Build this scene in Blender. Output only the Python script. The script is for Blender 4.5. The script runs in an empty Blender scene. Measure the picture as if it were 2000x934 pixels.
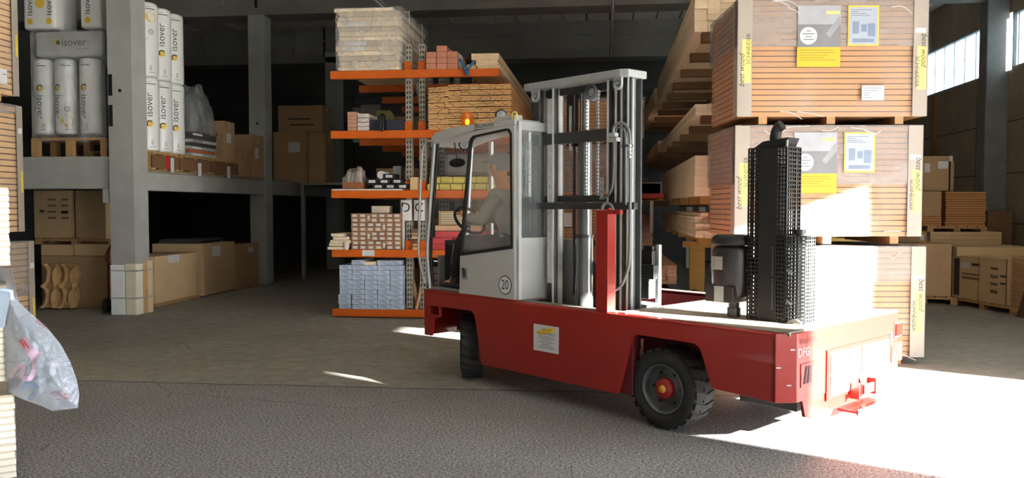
import bpy, bmesh, math, random
from mathutils import Vector, Matrix, Euler
RND = random.Random(11)
SC = bpy.context.scene
COL = SC.collection
PI = math.pi

# ------------------------------------------------------------------ camera model (building axes: x across, y along the hall)
CAM_H, CAM_F, CAM_P, CAM_YAW = 1.7, 1584.43, 0.0399, 0.1134
_c, _s, _cy, _sy = math.cos(CAM_P), math.sin(CAM_P), math.cos(CAM_YAW), math.sin(CAM_YAW)
def ray(px, py):
    a = (px - 1000) / CAM_F; b = -(py - 467) / CAM_F
    x, y, z = a, _c + b * _s, -_s + b * _c
    return (x * _cy - y * _sy, x * _sy + y * _cy, z)
def P(px, py, Y):          # point of the place that lies at hall depth Y
    r = ray(px, py); t = Y / r[1]
    return Vector((r[0] * t, Y, r[2] * t + CAM_H))
def PX(px, py, X):         # ... on the plane x = X
    r = ray(px, py); t = X / r[0]
    return Vector((X, r[1] * t, r[2] * t + CAM_H))
def G(px, py, z=0.0):      # ... at height z
    r = ray(px, py); t = (z - CAM_H) / r[2]
    return Vector((r[0] * t, r[1] * t, z))
def zat(py, px, Y): return P(px, py, Y).z
def xat(px, Y, py=400): return P(px, py, Y).x

# ------------------------------------------------------------------ materials
MATS = {}
def lin(c):
    out = []
    for v in c[:3]:
        v = v / 255.0
        out.append(v / 12.92 if v <= 0.04045 else ((v + 0.055) / 1.055) ** 2.4)
    return (*out, 1.0)
def scale_col(c, k): return (min(c[0] * k, 1), min(c[1] * k, 1), min(c[2] * k, 1), 1)
class NT:
    def __init__(s, name):
        s.m = bpy.data.materials.new(name); s.m.use_nodes = True
        s.t = s.m.node_tree; s.n = s.t.nodes; s.n.clear()
        s.out = s.n.new('ShaderNodeOutputMaterial')
    def new(s, kind, **kw):
        nd = s.n.new(kind)
        for k, v in kw.items(): setattr(nd, k, v)
        return nd
    def link(s, a, b): s.t.links.new(a, b)
    def coords(s, stretch=(1, 1, 1), kind='Object'):
        tc = s.new('ShaderNodeTexCoord'); mp = s.new('ShaderNodeMapping')
        mp.inputs['Scale'].default_value = stretch
        s.link(tc.outputs[kind], mp.inputs['Vector']); return mp.outputs['Vector']
    def noise(s, vec, scale, detail=5, rough=.55, dist=0):
        nz = s.new('ShaderNodeTexNoise'); nz.inputs['Scale'].default_value = scale
        nz.inputs['Detail'].default_value = detail; nz.inputs['Roughness'].default_value = rough
        nz.inputs['Distortion'].default_value = dist
        s.link(vec, nz.inputs['Vector']); return nz.outputs['Fac']
    def ramp(s, fac, stops):
        r = s.new('ShaderNodeValToRGB'); el = r.color_ramp.elements
        while len(el) < len(stops): el.new(.5)
        for e_, (p, c) in zip(el, stops): e_.position = p; e_.color = c if len(c) == 4 else (*c, 1)
        s.link(fac, r.inputs['Fac']); return r.outputs['Color']
    def mix(s, a, b, fac, mode='MIX'):
        mx = s.new('ShaderNodeMix', data_type='RGBA', blend_type=mode)
        for sock, v in ((mx.inputs['Factor'], fac), (mx.inputs['A'], a), (mx.inputs['B'], b)):
            if isinstance(v, (int, float, tuple)): sock.default_value = v
            else: s.link(v, sock)
        return mx.outputs['Result']
    def math(s, op, a, b=0.0, c=None):
        m = s.new('ShaderNodeMath', operation=op)
        for i, v in enumerate((a, b, c)):
            if v is None: continue
            if isinstance(v, (int, float)): m.inputs[i].default_value = v
            else: s.link(v, m.inputs[i])
        return m.outputs[0]
    def bump(s, fac, strength, dist=.01):
        b = s.new('ShaderNodeBump'); b.inputs['Strength'].default_value = strength; b.inputs['Distance'].default_value = dist
        s.link(fac, b.inputs['Height']); return b.outputs['Normal']
    def bsdf(s, col, rough=.6, metal=0, normal=None, coat=0, spec=.5):
        p = s.new('ShaderNodeBsdfPrincipled')
        if isinstance(col, tuple): p.inputs['Base Color'].default_value = col
        else: s.link(col, p.inputs['Base Color'])
        if isinstance(rough, (int, float)): p.inputs['Roughness'].default_value = rough
        else: s.link(rough, p.inputs['Roughness'])
        p.inputs['Metallic'].default_value = metal; p.inputs['Coat Weight'].default_value = coat
        p.inputs['Specular IOR Level'].default_value = spec
        if normal is not None: s.link(normal, p.inputs['Normal'])
        return p.outputs['BSDF']
    def done(s, sh): s.link(sh, s.out.inputs['Surface']); return s.m

def mat(name, rgb, rough=.6, metal=0, var=.12, scale=6, bump=0, bscale=60, stretch=(1, 1, 1), coat=0, spec=.5, rv=0.0, bdist=.005):
    if name in MATS: return MATS[name]
    t = NT(name); c = lin(rgb); v = t.coords(stretch)
    col = t.ramp(t.noise(v, scale), [(.25, scale_col(c, 1 - var)), (.55, c), (.8, scale_col(c, 1 + var))])
    if rv:
        oi = t.new('ShaderNodeObjectInfo')
        k = t.math('MULTIPLY_ADD', oi.outputs['Random'], rv * 2, 1 - rv)
        cc = t.new('ShaderNodeCombineColor')
        for i in range(3): t.link(k, cc.inputs[i])
        col = t.mix(col, cc.outputs[0], 1.0, 'MULTIPLY')
    nm = t.bump(t.noise(v, bscale, 4), bump, bdist) if bump else None
    MATS[name] = t.done(t.bsdf(col, rough, metal, nm, coat, spec)); return MATS[name]

def wood(name, rgb, axis='y', rv=.12, var=.16, rough=.65, knots=False):
    st = {'x': (.6, 9, 9), 'y': (9, .6, 9), 'z': (9, 9, .6)}[axis]
    return mat(name, rgb, rough, var=var, scale=3.0, bump=.15, bscale=12, stretch=st, rv=rv)

def film(name, lo, hi, tint=(235, 236, 238), scale=2.2, rough=.22, stretch=(1, 1, 1), wr=.5):
    t = NT(name); v = t.coords(stretch)
    n1 = t.noise(v, scale, 6, .6, .8)
    fac = t.ramp(n1, [(.3, (lo,) * 3), (.75, (hi,) * 3)])
    bw = t.new('ShaderNodeRGBToBW'); t.link(fac, bw.inputs[0])
    nm = t.bump(t.noise(v, scale * 6, 5, .6, 1.5), wr, .02)
    p = t.bsdf(lin(tint), rough, 0, nm, 0, .6)
    tr = t.new('ShaderNodeBsdfTransparent')
    mx = t.new('ShaderNodeMixShader'); t.link(bw.outputs[0], mx.inputs[0]); t.link(tr.outputs[0], mx.inputs[1]); t.link(p, mx.inputs[2])
    MATS[name] = t.done(mx.outputs[0]); return MATS[name]

def glass(name, haze, tint=(215, 225, 228)):
    t = NT(name)
    nz = t.noise(t.coords((1, 1, .4)), 3.0, 4)
    f = t.math('MULTIPLY_ADD', nz, haze * 2, .05)
    g = t.new('ShaderNodeBsdfGlossy'); g.inputs['Roughness'].default_value = .08
    d = t.new('ShaderNodeBsdfDiffuse'); d.inputs['Color'].default_value = lin(tint)
    m1 = t.new('ShaderNodeMixShader'); m1.inputs[0].default_value = .45; t.link(g.outputs[0], m1.inputs[1]); t.link(d.outputs[0], m1.inputs[2])
    tr = t.new('ShaderNodeBsdfTransparent'); tr.inputs['Color'].default_value = (.92, .95, .95, 1)
    mx = t.new('ShaderNodeMixShader'); t.link(f, mx.inputs[0]); t.link(tr.outputs[0], mx.inputs[1]); t.link(m1.outputs[0], mx.inputs[2])
    MATS[name] = t.done(mx.outputs[0]); return MATS[name]

def emit(name, rgb, k, base=None):
    t = NT(name); e = t.new('ShaderNodeEmission'); e.inputs['Color'].default_value = lin(rgb); e.inputs['Strength'].default_value = k
    MATS[name] = t.done(e.outputs[0]); return MATS[name]

# ------------------------------------------------------------------ mesh builder
TXT = {}
def text_mesh(s, spacing=1.0, shear=0.0):
    key = (s, spacing, shear)
    if key in TXT: return TXT[key]
    cu = bpy.data.curves.new('lettering', 'FONT'); cu.body = s; cu.size = 1; cu.align_x = 'CENTER'; cu.align_y = 'CENTER'
    cu.space_character = spacing; cu.shear = shear; cu.resolution_u = 3
    ob = bpy.data.objects.new('lettering', cu); COL.objects.link(ob)
    bpy.context.view_layer.update()
    dg = bpy.context.evaluated_depsgraph_get()
    me = bpy.data.meshes.new_from_object(ob.evaluated_get(dg))
    vs = [v.co.copy() for v in me.vertices]; fs = [tuple(p.vertices) for p in me.polygons]
    bpy.data.objects.remove(ob); bpy.data.curves.remove(cu); bpy.data.meshes.remove(me)
    TXT[key] = (vs, fs); return TXT[key]

def frame_m(o, x, y):      # matrix with axes x, y and their cross product, origin o
    x = Vector(x).normalized(); y = Vector(y); y = (y - x * y.dot(x)).normalized(); z = x.cross(y)
    m = Matrix.Identity(4)
    for i, a in enumerate((x, y, z)):
        for j in range(3): m[j][i] = a[j]
    m.translation = Vector(o); return m

class MB:
    def __init__(s): s.v = []; s.f = []; s.mi = []; s.sm = []; s.M = None
    def add(s, vs, fs, m=0, smooth=False):
        o = len(s.v)
        for p in vs:
            p = Vector(p); s.v.append(s.M @ p if s.M else p)
        for f in fs: s.f.append(tuple(i + o for i in f)); s.mi.append(m); s.sm.append(smooth)
        return s
    def box(s, a, b, m=0):
        x0, x1 = sorted((a[0], b[0])); y0, y1 = sorted((a[1], b[1])); z0, z1 = sorted((a[2], b[2]))
        return s.add([(x0, y0, z0), (x1, y0, z0), (x1, y1, z0), (x0, y1, z0), (x0, y0, z1), (x1, y0, z1), (x1, y1, z1), (x0, y1, z1)],
                     [(0, 3, 2, 1), (4, 5, 6, 7), (0, 1, 5, 4), (1, 2, 6, 5), (2, 3, 7, 6), (3, 0, 4, 7)], m)
    def cbox(s, c, d, m=0): return s.box([c[i] - d[i] / 2 for i in range(3)], [c[i] + d[i] / 2 for i in range(3)], m)
    def quad(s, a, b, c, d, m=0): return s.add([a, b, c, d], [(0, 1, 2, 3)], m)
    def bar(s, p, q, w, h, m=0, up=(0, 0, 1)):
        p, q = Vector(p), Vector(q); d = (q - p).normalized(); u = Vector(up)
        if abs(d.dot(u)) > .99: u = Vector((1, 0, 0))
        sx = d.cross(u).normalized() * w / 2; sz = sx.cross(d).normalized() * h / 2
        vs = [e + sx * i + sz * j for e in (p, q) for i, j in ((-1, -1), (1, -1), (1, 1), (-1, 1))]
        return s.add(vs, [(3, 2, 1, 0), (4, 5, 6, 7), (0, 1, 5, 4), (1, 2, 6, 5), (2, 3, 7, 6), (3, 0, 4, 7)], m)
    def prism(s, poly, axis, a, b, m=0):
        ix = 'xyz'.index(axis); n = len(poly)
        def mk(p, t): q = list(p); q.insert(ix, t); return q
        vs = [mk(p, a) for p in poly] + [mk(p, b) for p in poly]
        return s.add(vs, [tuple(range(n))[::-1], tuple(range(n, 2 * n))] + [(i, (i + 1) % n, n + (i + 1) % n, n + i) for i in range(n)], m)
    def cyl(s, p, q, r, m=0, n=20, r2=None, caps=True):
        p, q = Vector(p), Vector(q); d = (q - p).normalized(); u = Vector((0, 0, 1)) if abs(d.z) < .9 else Vector((1, 0, 0))
        x = d.cross(u).normalized(); y = d.cross(x); r2 = r if r2 is None else r2
        vs = [p + (x * math.cos(2 * PI * i / n) + y * math.sin(2 * PI * i / n)) * r for i in range(n)] + \
             [q + (x * math.cos(2 * PI * i / n) + y * math.sin(2 * PI * i / n)) * r2 for i in range(n)]
        s.add(vs, [(i, (i + 1) % n, n + (i + 1) % n, n + i) for i in range(n)], m, True)
        if caps: s.add(vs[:n], [tuple(range(n))[::-1]], m); s.add(vs[n:], [tuple(range(n))], m)
        return s
    def lathe(s, prof, o=(0, 0, 0), axis=(0, 0, 1), m=0, n=28, smooth=True):
        d = Vector(axis).normalized(); u = Vector((0, 0, 1)) if abs(d.z) < .9 else Vector((1, 0, 0))
        x = d.cross(u).normalized(); y = d.cross(x); o = Vector(o); vs = []; fs = []
        for r, h in prof:
            for i in range(n):
                a = 2 * PI * i / n; vs.append(o + d * h + (x * math.cos(a) + y * math.sin(a)) * r)
        for k in range(len(prof) - 1):
            for i in range(n):
                j = (i + 1) % n; fs.append((k * n + i, k * n + j, (k + 1) * n + j, (k + 1) * n + i))
        return s.add(vs, fs, m, smooth)
    def tube(s, path, r, m=0, n=10, sub=0):
        pts = [Vector(p) for p in path]
        for _ in range(sub):
            q = [pts[0]]
            for a, b in zip(pts, pts[1:]): q += [a * .75 + b * .25, a * .25 + b * .75]
            pts = q + [pts[-1]]
        vs = []; fs = []; px = None
        for i, p in enumerate(pts):
            d = (pts[min(i + 1, len(pts) - 1)] - pts[max(i - 1, 0)]).normalized()
            if px is None:
                u = Vector((0, 0, 1)) if abs(d.z) < .9 else Vector((1, 0, 0)); px = d.cross(u).normalized()
            px = (px - d * px.dot(d)).normalized(); y = d.cross(px)
            for k in range(n):
                a = 2 * PI * k / n; vs.append(p + (px * math.cos(a) + y * math.sin(a)) * r)
        for i in range(len(pts) - 1):
            for k in range(n):
                j = (k + 1) % n; fs.append((i * n + k, i * n + j, (i + 1) * n + j, (i + 1) * n + k))
        fs2 = [tuple(range(n))[::-1], tuple(range((len(pts) - 1) * n, len(pts) * n))]
        s.add(vs, fs, m, True); s.add(vs, fs2, m); return s
    def ball(s, c, r, m=0, n=16, k=10):
        rr = (r, r, r) if isinstance(r, (int, float)) else r; vs = []; fs = []
        for i in range(k + 1):
            t = PI * i / k
            for j in range(n):
                a = 2 * PI * j / n; vs.append((c[0] + rr[0] * math.sin(t) * math.cos(a), c[1] + rr[1] * math.sin(t) * math.sin(a), c[2] + rr[2] * math.cos(t)))
        for i in range(k):
            for j in range(n): fs.append((i * n + j, (i + 1) * n + j, (i + 1) * n + (j + 1) % n, i * n + (j + 1) % n))
        return s.add(vs, fs, m, True)
    def text(s, txt, M, size, m=0, spacing=1.0, shear=0.0, sx=1.0):
        vs, fs = text_mesh(txt, spacing, shear)
        return s.add([M @ Vector((v.x * size * sx, v.y * size, 0)) for v in vs], fs, m)
    def mesh(s, name, mats):
        me = bpy.data.meshes.new(name); me.from_pydata([tuple(v) for v in s.v], [], s.f)
        for mm in (mats if isinstance(mats, (list, tuple)) else [mats]): me.materials.append(mm)
        me.polygons.foreach_set('material_index', s.mi); me.polygons.foreach_set('use_smooth', s.sm); me.update()
        return me
    def build(s, name, mats, parent=None, loc=None, rz=0, bevel=0, seg=2):
        o = bpy.data.objects.new(name, s.mesh(name, mats)); COL.objects.link(o)
        if parent is not None: o.parent = parent
        if loc is not None: o.location = loc
        o.rotation_euler.z = rz
        if bevel:
            b = o.modifiers.new('bevel', 'BEVEL'); b.width = bevel; b.segments = seg; b.limit_method = 'ANGLE'; b.angle_limit = .6
        return o

def tag(o, label, cat, group=None):
    o['label'] = label; o['category'] = cat
    if group: o['group'] = group
    return o
def thing(name, label, cat, loc=(0, 0, 0), rz=0, group=None):
    o = bpy.data.objects.new(name, None); COL.objects.link(o); o.location = loc; o.rotation_euler = (0, 0, rz)
    o.empty_display_size = .1
    return tag(o, label, cat, group)
def struct(o): o['kind'] = 'structure'; return o
def copy_obj(o, parent=None, loc=None, rz=None):
    c = o.copy(); COL.objects.link(c); c.parent = parent
    if loc is not None: c.location = loc
    if rz is not None: c.rotation_euler.z = rz
    return c
def dup(root, loc, rz=None, label=None, group=None):
    r = copy_obj(root, None, loc, rz)
    if label: r['label'] = label
    if group: r['group'] = group
    for ch in list(root.children):
        c = copy_obj(ch, r)
        for g in list(ch.children): copy_obj(g, c)
    return r
ORD = ['first', 'second', 'third', 'fourth', 'fifth', 'sixth', 'seventh', 'eighth', 'ninth', 'tenth', 'eleventh', 'twelfth']
def jit(a): return RND.uniform(-a, a)

# ------------------------------------------------------------------ the palette
CONC = mat('concrete_column', (168, 170, 165), .85, var=.14, scale=2.5, bump=.35, bscale=30)
CONC2 = mat('concrete_panel', (154, 140, 118), .9, var=.22, scale=1.6, bump=.4, bscale=14)
CONC_DK = mat('concrete_beam', (138, 138, 132), .9, var=.16, scale=1.2, bump=.2, bscale=20)
RED = mat('red_paint', (148, 27, 20), .38, var=.10, scale=3, coat=.25)
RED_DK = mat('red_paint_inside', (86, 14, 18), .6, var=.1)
SILVER = mat('silver_paint', (188, 192, 192), .38, metal=.15, var=.05, scale=4, coat=.2)
BLACK = mat('black_paint', (20, 20, 22), .55, var=.15)
BLACKM = mat('black_matt', (14, 14, 15), .7, var=.1)
STEEL = mat('mast_steel', (74, 77, 79), .36, metal=.75, var=.18, scale=8)
STEEL_LT = mat('worn_lit_steel', (178, 182, 182), .42, metal=.45, var=.2, scale=9)  # worn metal; on the mast webs it paints their lit side
GREYP = mat('grey_paint', (150, 154, 154), .45, metal=.1, var=.1, scale=6)
CHROME = mat('chrome_rod', (200, 204, 206), .16, metal=1.0, var=.05)
RUBBER = mat('tyre_rubber', (34, 34, 35), .8, var=.25, scale=12, bump=.2)
RIM = mat('rim_grey', (92, 94, 96), .5, metal=.3, var=.2, scale=10)
HOSE = mat('hydraulic_hose', (120, 124, 126), .35, metal=.3, var=.1)
WHITEP = mat('white_paper', (214, 216, 218), .6, var=.03)
INK = mat('black_ink', (30, 30, 32), .6, var=.02)
INKG = mat('grey_ink', (120, 124, 130), .6, var=.02)
YELP = mat('yellow_paper', (242, 208, 52), .55, var=.04)
YELL = mat('pale_yellow_print', (232, 212, 120), .55, var=.05)
CARD = mat('cardboard', (206, 178, 136), .8, var=.07, scale=3, rv=.1)
CARD2 = mat('brown_cardboard', (178, 148, 110), .82, var=.08, scale=3, rv=.1)
TAPE = mat('clear_tape', (196, 176, 140), .3, var=.04)
PALW = wood('pallet_wood', (176, 138, 92), 'x', rv=.15)
TIMB = wood('pine_timber', (236, 212, 176), 'y')
TIMB2 = wood('pale_spruce', (240, 224, 196), 'y')
TIMB3 = wood('reddish_plank', (216, 172, 136), 'y')
BOARD = mat('wood_fibre_board', (188, 136, 84), .85, var=.09, scale=5, bump=.2, bscale=90, stretch=(.5, 1, 1), rv=.09)
ORANGE = mat('orange_rack_paint', (208, 98, 22), .45, var=.12, scale=5)
GALV = mat('galvanised_upright', (172, 168, 158), .5, metal=.3, var=.14, scale=9)
FILM = film('clear_stretch_film', .04, .30, (205, 203, 202))
FILM_HAZE = film('milky_stretch_film', .30, .72, (170, 163, 160), 2.6, .25, (.4, 1, 1.4))
FILM_DUST = film('dusty_plastic_hood', .06, .36, (205, 208, 205), 1.8, .2)
GLASS = glass('cab_glass', .02)
GLASS_H = glass('hazy_cab_glass', .20)
# ================================================================== THE SETTING
WX = 8.0                                   # inner face of the wall with the gate and the window band
GATE_Y0, GATE_Y1, GATE_Z = 2.0, 6.28, 3.85
def floor_material():
    t = NT('worn_concrete_floor'); v = t.coords()
    a, b = G(150, 744), G(1230, 768)
    d = (b - a).normalized(); nx, ny = -d.y, d.x; k = a.x * nx + a.y * ny
    sep = t.new('ShaderNodeSeparateXYZ'); t.link(v, sep.inputs[0])
    wob = t.math('MULTIPLY', t.math('SUBTRACT', t.noise(v, 1.2, 4), .5), .12)
    dist = t.math('ADD', t.math('ADD', t.math('MULTIPLY', sep.outputs[0], nx), t.math('MULTIPLY', sep.outputs[1], ny)), -k)
    dist = t.math('ADD', dist, wob)
    near = t.math('LESS_THAN', dist, 0.0)
    joint = t.math('LESS_THAN', t.math('ABSOLUTE', dist), .012)
    # near slab: coarse exposed aggregate, far slab: smooth trowelled concrete with tyre dust
    big = t.noise(v, .9, 5, .6, .4); mid = t.noise(v, 7, 5, .65); fine = t.noise(v, 55, 6, .8); grit = t.noise(v, 120, 4, .75)
    sp = t.ramp(fine, [(.40, (.05, .05, .049)), (.5, (.225, .228, .231)), (.61, (.50, .506, .515))])
    gr = t.ramp(grit, [(.42, (.5, .5, .5)), (.56, (1.15, 1.15, 1.15))])
    nearc = t.mix(sp, gr, .75, 'MULTIPLY')
    farc = t.ramp(mid, [(.25, (.20, .195, .172)), (.55, (.30, .292, .262)), (.8, (.39, .38, .342))])
    farc = t.mix(farc, t.ramp(fine, [(.35, (.72,) * 3), (.65, (1.1,) * 3)]), .8, 'MULTIPLY')
    col = t.mix(farc, nearc, near)
    col = t.mix(col, t.ramp(big, [(.3, (.78, .78, .78)), (.7, (1.12, 1.12, 1.12))]), .7, 'MULTIPLY')
    pit = t.math('LESS_THAN', t.noise(v, 38, 5, .75, .6), .355)
    col = t.mix(col, (.035, .034, .033, 1), t.math('MULTIPLY', pit, .85))
    col = t.mix(col, (.02, .019, .017, 1), joint)
    # hairline cracks
    vo = t.new('ShaderNodeTexVoronoi', feature='DISTANCE_TO_EDGE'); vo.inputs['Scale'].default_value = .42
    wv = t.new('ShaderNodeMix', data_type='VECTOR'); wv.inputs['Factor'].default_value = .12
    nzc = t.new('ShaderNodeTexNoise'); nzc.inputs['Scale'].default_value = 3; nzc.inputs['Detail'].default_value = 5
    t.link(v, nzc.inputs['Vector']); t.link(v, wv.inputs['A']); t.link(nzc.outputs['Color'], wv.inputs['B'])
    t.link(wv.outputs['Result'], vo.inputs['Vector'])
    crack = t.math('MULTIPLY', t.math('LESS_THAN', vo.outputs['Distance'], .0018), t.ramp(big, [(.5, (0,) * 3), (.56, (1,) * 3)]))
    col = t.mix(col, (.05, .048, .045, 1), t.math('MULTIPLY', crack, .8))
    hgt = t.math('ADD', t.math('MULTIPLY', fine, near), t.math('MULTIPLY', mid, .3))
    nm = t.bump(hgt, .35, .006)
    return t.done(t.bsdf(col, .72, 0, nm, 0, .35))
FLOORM = floor_material()
XL, XR, Y0, Y1, ZC = -14.0, WX, -6.0, 26.0, 6.5
struct(MB().quad((XL, Y0, 0), (XR + .3, Y0, 0), (XR + .3, Y1, 0), (XL, Y1, 0)).build('floor', FLOORM))
YARD = mat('yard_asphalt', (150, 148, 142), .9, var=.2, scale=2)
struct(MB().box((-50, -50, -.12), (60, 60, -.02)).build('ground_outside', YARD))
# roof planks with open joints, backing above
c = MB()
x = XL
while x < XR:
    c.box((x + .018, Y0, ZC), (x + .57, Y1, ZC + .1)); x += .588
c.box((XL, Y0, ZC + .1), (XR + .3, Y1, ZC + .3), 1)
CEILM = mat('pale_roof_panel', (236, 232, 222), .9, var=.1, scale=1.5)
struct(c.build('ceiling', [CEILM, CONC_DK]))
# cross beams of the hall
def beam(name, y, z0, z1, dep=.6, recess=()):
    b = MB(); b.box((XL, y, z0), (WX, y + dep, z1)); b.box((XL, y - .05, z0), (WX, y, z0 + .16))
    b.box((XL, y - .03, (z0 + z1) / 2 + .1), (WX, y, (z0 + z1) / 2 + .14))
    for x0, x1 in recess:
        b.box((x0, y - .06, z0 + .2), (x0 + .06, y, z1 - .1)); b.box((x1 - .06, y - .06, z0 + .2), (x1, y, z1 - .1)); b.box((x0, y - .06, z1 - .16), (x1, y, z1 - .1))
    b.box((-7.52, y - .012, z0), (-7.46, y, z1), 1)
    struct(b.build(name, [CONC_DK, BLACKM], bevel=.015))
beam('trim_1', 12.0, 5.85, ZC)
beam('trim_2', 16.95, 5.82, ZC, .6, ((-11, -8.2), (-6.6, 1.5)))
beam('trim_3', 21.25, 5.55, ZC, .6, ((-11, -8.3),))
w = MB(); w.box((XL - .4, Y1, -.11), (XR + .3, Y1 + .3, ZC + .3)); w.box((XL, Y1 - .25, 5.28), (XR, Y1, 5.55))
w.box((XL, Y1 - .06, 4.3), (XR, Y1, 4.4)); w.box((XL, Y1 - .04, 4.95), (XR, Y1, 5.0))
for k in range(8): w.box((XL + 2.9 * k, Y1 - .03, 0), (XL + 2.9 * k + .03, Y1, 5.3), 1)
BACKW = mat('dark_back_wall', (100, 101, 98), .9, var=.15, scale=1.2)
struct(w.build('wall_back', [BACKW, BLACKM], bevel=.01))
struct(MB().box((XL - .3, Y0, -.11), (XL, Y1 + .2, ZC + .3)).build('wall_left', BACKW))
struct(MB().box((XL - .3, Y0 - .3, 0), (XR + .3, Y0, ZC + .3)).build('wall_front', CONC_DK))
G2A, G2B = -4.5, -1.15                        # added second gate, out of view: sky through it fills the foreground
# right wall: gate opening, concrete panels below, window band above
r = MB()
WZ0, WZ1, WY0, WY1 = 4.42, 5.55, 15.9, 22.8
r.box((WX, Y0, -.11), (WX + .3, G2A, ZC + .3)); r.box((WX, G2A, GATE_Z), (WX + .3, G2B, ZC + .3)); r.box((WX, G2B, -.11), (WX + .3, GATE_Y0, ZC + .3)); r.box((WX, GATE_Y0, GATE_Z), (WX + .3, GATE_Y1, ZC + .3)); r.box((WX, GATE_Y1, -.11), (WX + .3, WY0, ZC + .3))
r.box((WX, WY0, -.11), (WX + .3, Y1, WZ0)); r.box((WX, WY0, WZ1), (WX + .3, Y1, ZC + .3)); r.box((WX, WY1, WZ0), (WX + .3, Y1, WZ1))
for zz in (.35, 1.35, 2.35, 3.38): r.box((WX - .004, WY0, zz), (WX, Y1, zz + .03), 1)
for k in range(4): r.box((WX - .004, 16.2 + 2.46 * k, 0), (WX, 16.23 + 2.46 * k, WZ0), 1)
struct(r.build('wall_right', [CONC2, mat('panel_joint', (92, 86, 76), .9)], bevel=.006))
t = NT('ribbed_window_glass'); tb = t.new('ShaderNodeBsdfTranslucent'); tb.inputs['Color'].default_value = (.19, .225, .25, 1)
tg = t.new('ShaderNodeBsdfTransparent'); tg.inputs['Color'].default_value = (.85, .95, 1, 1)
mx = t.new('ShaderNodeMixShader'); mx.inputs[0].default_value = 1.0; t.link(tg.outputs[0], mx.inputs[1]); t.link(tb.outputs[0], mx.inputs[2])
WGL = t.done(mx.outputs[0])
for i, (ya, yb) in enumerate(((15.9, 17.2), (17.75, WY1))):
    g = MB(); f = MB()
    f.box((WX, ya, WZ0), (WX + .12, ya + .06, WZ1)); f.box((WX, yb - .06, WZ0), (WX + .12, yb, WZ1)); f.box((WX, ya, WZ0), (WX + .12, yb, WZ0 + .05)); f.box((WX, ya, WZ1 - .05), (WX + .12, yb, WZ1))
    y = ya + .06
    while y < yb - .1:
        g.box((WX + .05, y, WZ0 + .05), (WX + .075, min(y + .53, yb - .06), WZ1 - .05)); f.box((WX + .045, y + .53, WZ0), (WX + .08, y + .55, WZ1), 0); y += .55
    wo = struct(f.build('window_%d' % (i + 1), mat('window_frame', (150, 154, 156), .6)))
    g.build('window_glass', WGL, wo)
# wall column by the window and timber battens on the wall
struct(MB().box((7.57, 17.3, 0), (WX, 17.65, ZC)).build('concrete_pillar', mat('grey_pillar', (118, 120, 118), .8, var=.2, scale=3), bevel=.02))
for i, (px, y0p, y1p) in enumerate(((1823, 190, 305), (1955, 140, 412))):
    q0, q1 = PX(px, y1p, 7.97), PX(px, y0p, 7.97)
    struct(MB().box((7.93, q0.y - .12, q0.z), (8.0, q0.y + .12, q1.z)).build('trim_%d' % (i + 4), wood('batten_wood', (148, 108, 66), 'z')))
# column row on the left, with the gallery beams between the columns
cols = []
for i, (y, x0, x1) in enumerate(((11.9, -7.68, -7.28), (16.9, -7.67, -7.3), (21.2, -7.47, -7.08))):
    cm = MB(); cm.box((x0, y, 0), (x1, y + .4, 5.85))
    if i == 0:
        cm.box((x0 - .14, y + .03, 1.76), (x0, y + .37, 1.98))
        for pa, pb in ((145, 187), (205, 247)):
            z1, z0 = zat(pa, 219, y), zat(pb, 219, y); cm.box((x0 + .01, y - .004, z0), (x0 + .075, y, z1), 1)
    cm.cyl((x0 + .2, y - .005, 3.5), (x0 + .2, y + .01, 3.5), .025, 1)
    struct(cm.build('concrete_pillar', [CONC, BLACKM], bevel=.025))
struct(MB().box((XL, 11.97, 1.98), (-7.7, 12.35, 2.49)).build('trim_6', CONC, bevel=.015))
struct(MB().box((-7.62, 12.35, 1.96), (-7.32, 25.9, 2.26)).build('trim_7', CONC, bevel=.015))
struct(MB().box((XL, 12.37, 2.26), (-7.32, 25.9, 2.3)).build('gallery_floor', CONC2))

# ------------------------------------------------------------------ light: the sun and the sky through the gate and the windows
su = bpy.data.lights.new('sun', 'SUN'); su.energy = 58.0; su.angle = math.radians(.8); su.color = (1.0, .95, .87)
so = bpy.data.objects.new('sun', su); COL.objects.link(so)
so.rotation_euler = Vector((-.88, .475, -.31)).to_track_quat('-Z', 'Y').to_euler(); so.location = (20, -6, 9)
wd = bpy.data.worlds.new('sky'); SC.world = wd; wd.use_nodes = True
bg = wd.node_tree.nodes['Background']; bg.inputs['Color'].default_value = (.90, .95, 1.0, 1); bg.inputs['Strength'].default_value = 7.0
def portal(loc, sx, sz, facing):
    pl = bpy.data.lights.new('gate_portal', 'AREA'); pl.shape = 'RECTANGLE'; pl.size = sx; pl.size_y = sz; pl.cycles.is_portal = True
    po = bpy.data.objects.new('gate_portal', pl); COL.objects.link(po); po.location = loc
    po.rotation_euler = Vector(facing).to_track_quat('-Z', 'Z').to_euler()
portal((WX + .15, (GATE_Y0 + GATE_Y1) / 2, GATE_Z / 2), GATE_Y1 - GATE_Y0, GATE_Z, (-1, 0, 0))
portal((WX + .15, (G2A + G2B) / 2, GATE_Z / 2), G2B - G2A, GATE_Z, (-1, 0, 0))

cam = bpy.data.cameras.new('camera'); cam.sensor_width = 36; cam.lens = CAM_F / 2000 * 36; cam.clip_start = .05; cam.clip_end = 300
co = bpy.data.objects.new('camera', cam); COL.objects.link(co); co.location = (0, 0, CAM_H); co.rotation_euler = (PI / 2 - CAM_P, 0, CAM_YAW)
SC.camera = co
SC.view_settings.view_transform = 'Standard'; SC.view_settings.look = 'None'; SC.view_settings.gamma = 1; SC.view_settings.use_curve_mapping = False
SC.view_settings.exposure = 1.42
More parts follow.
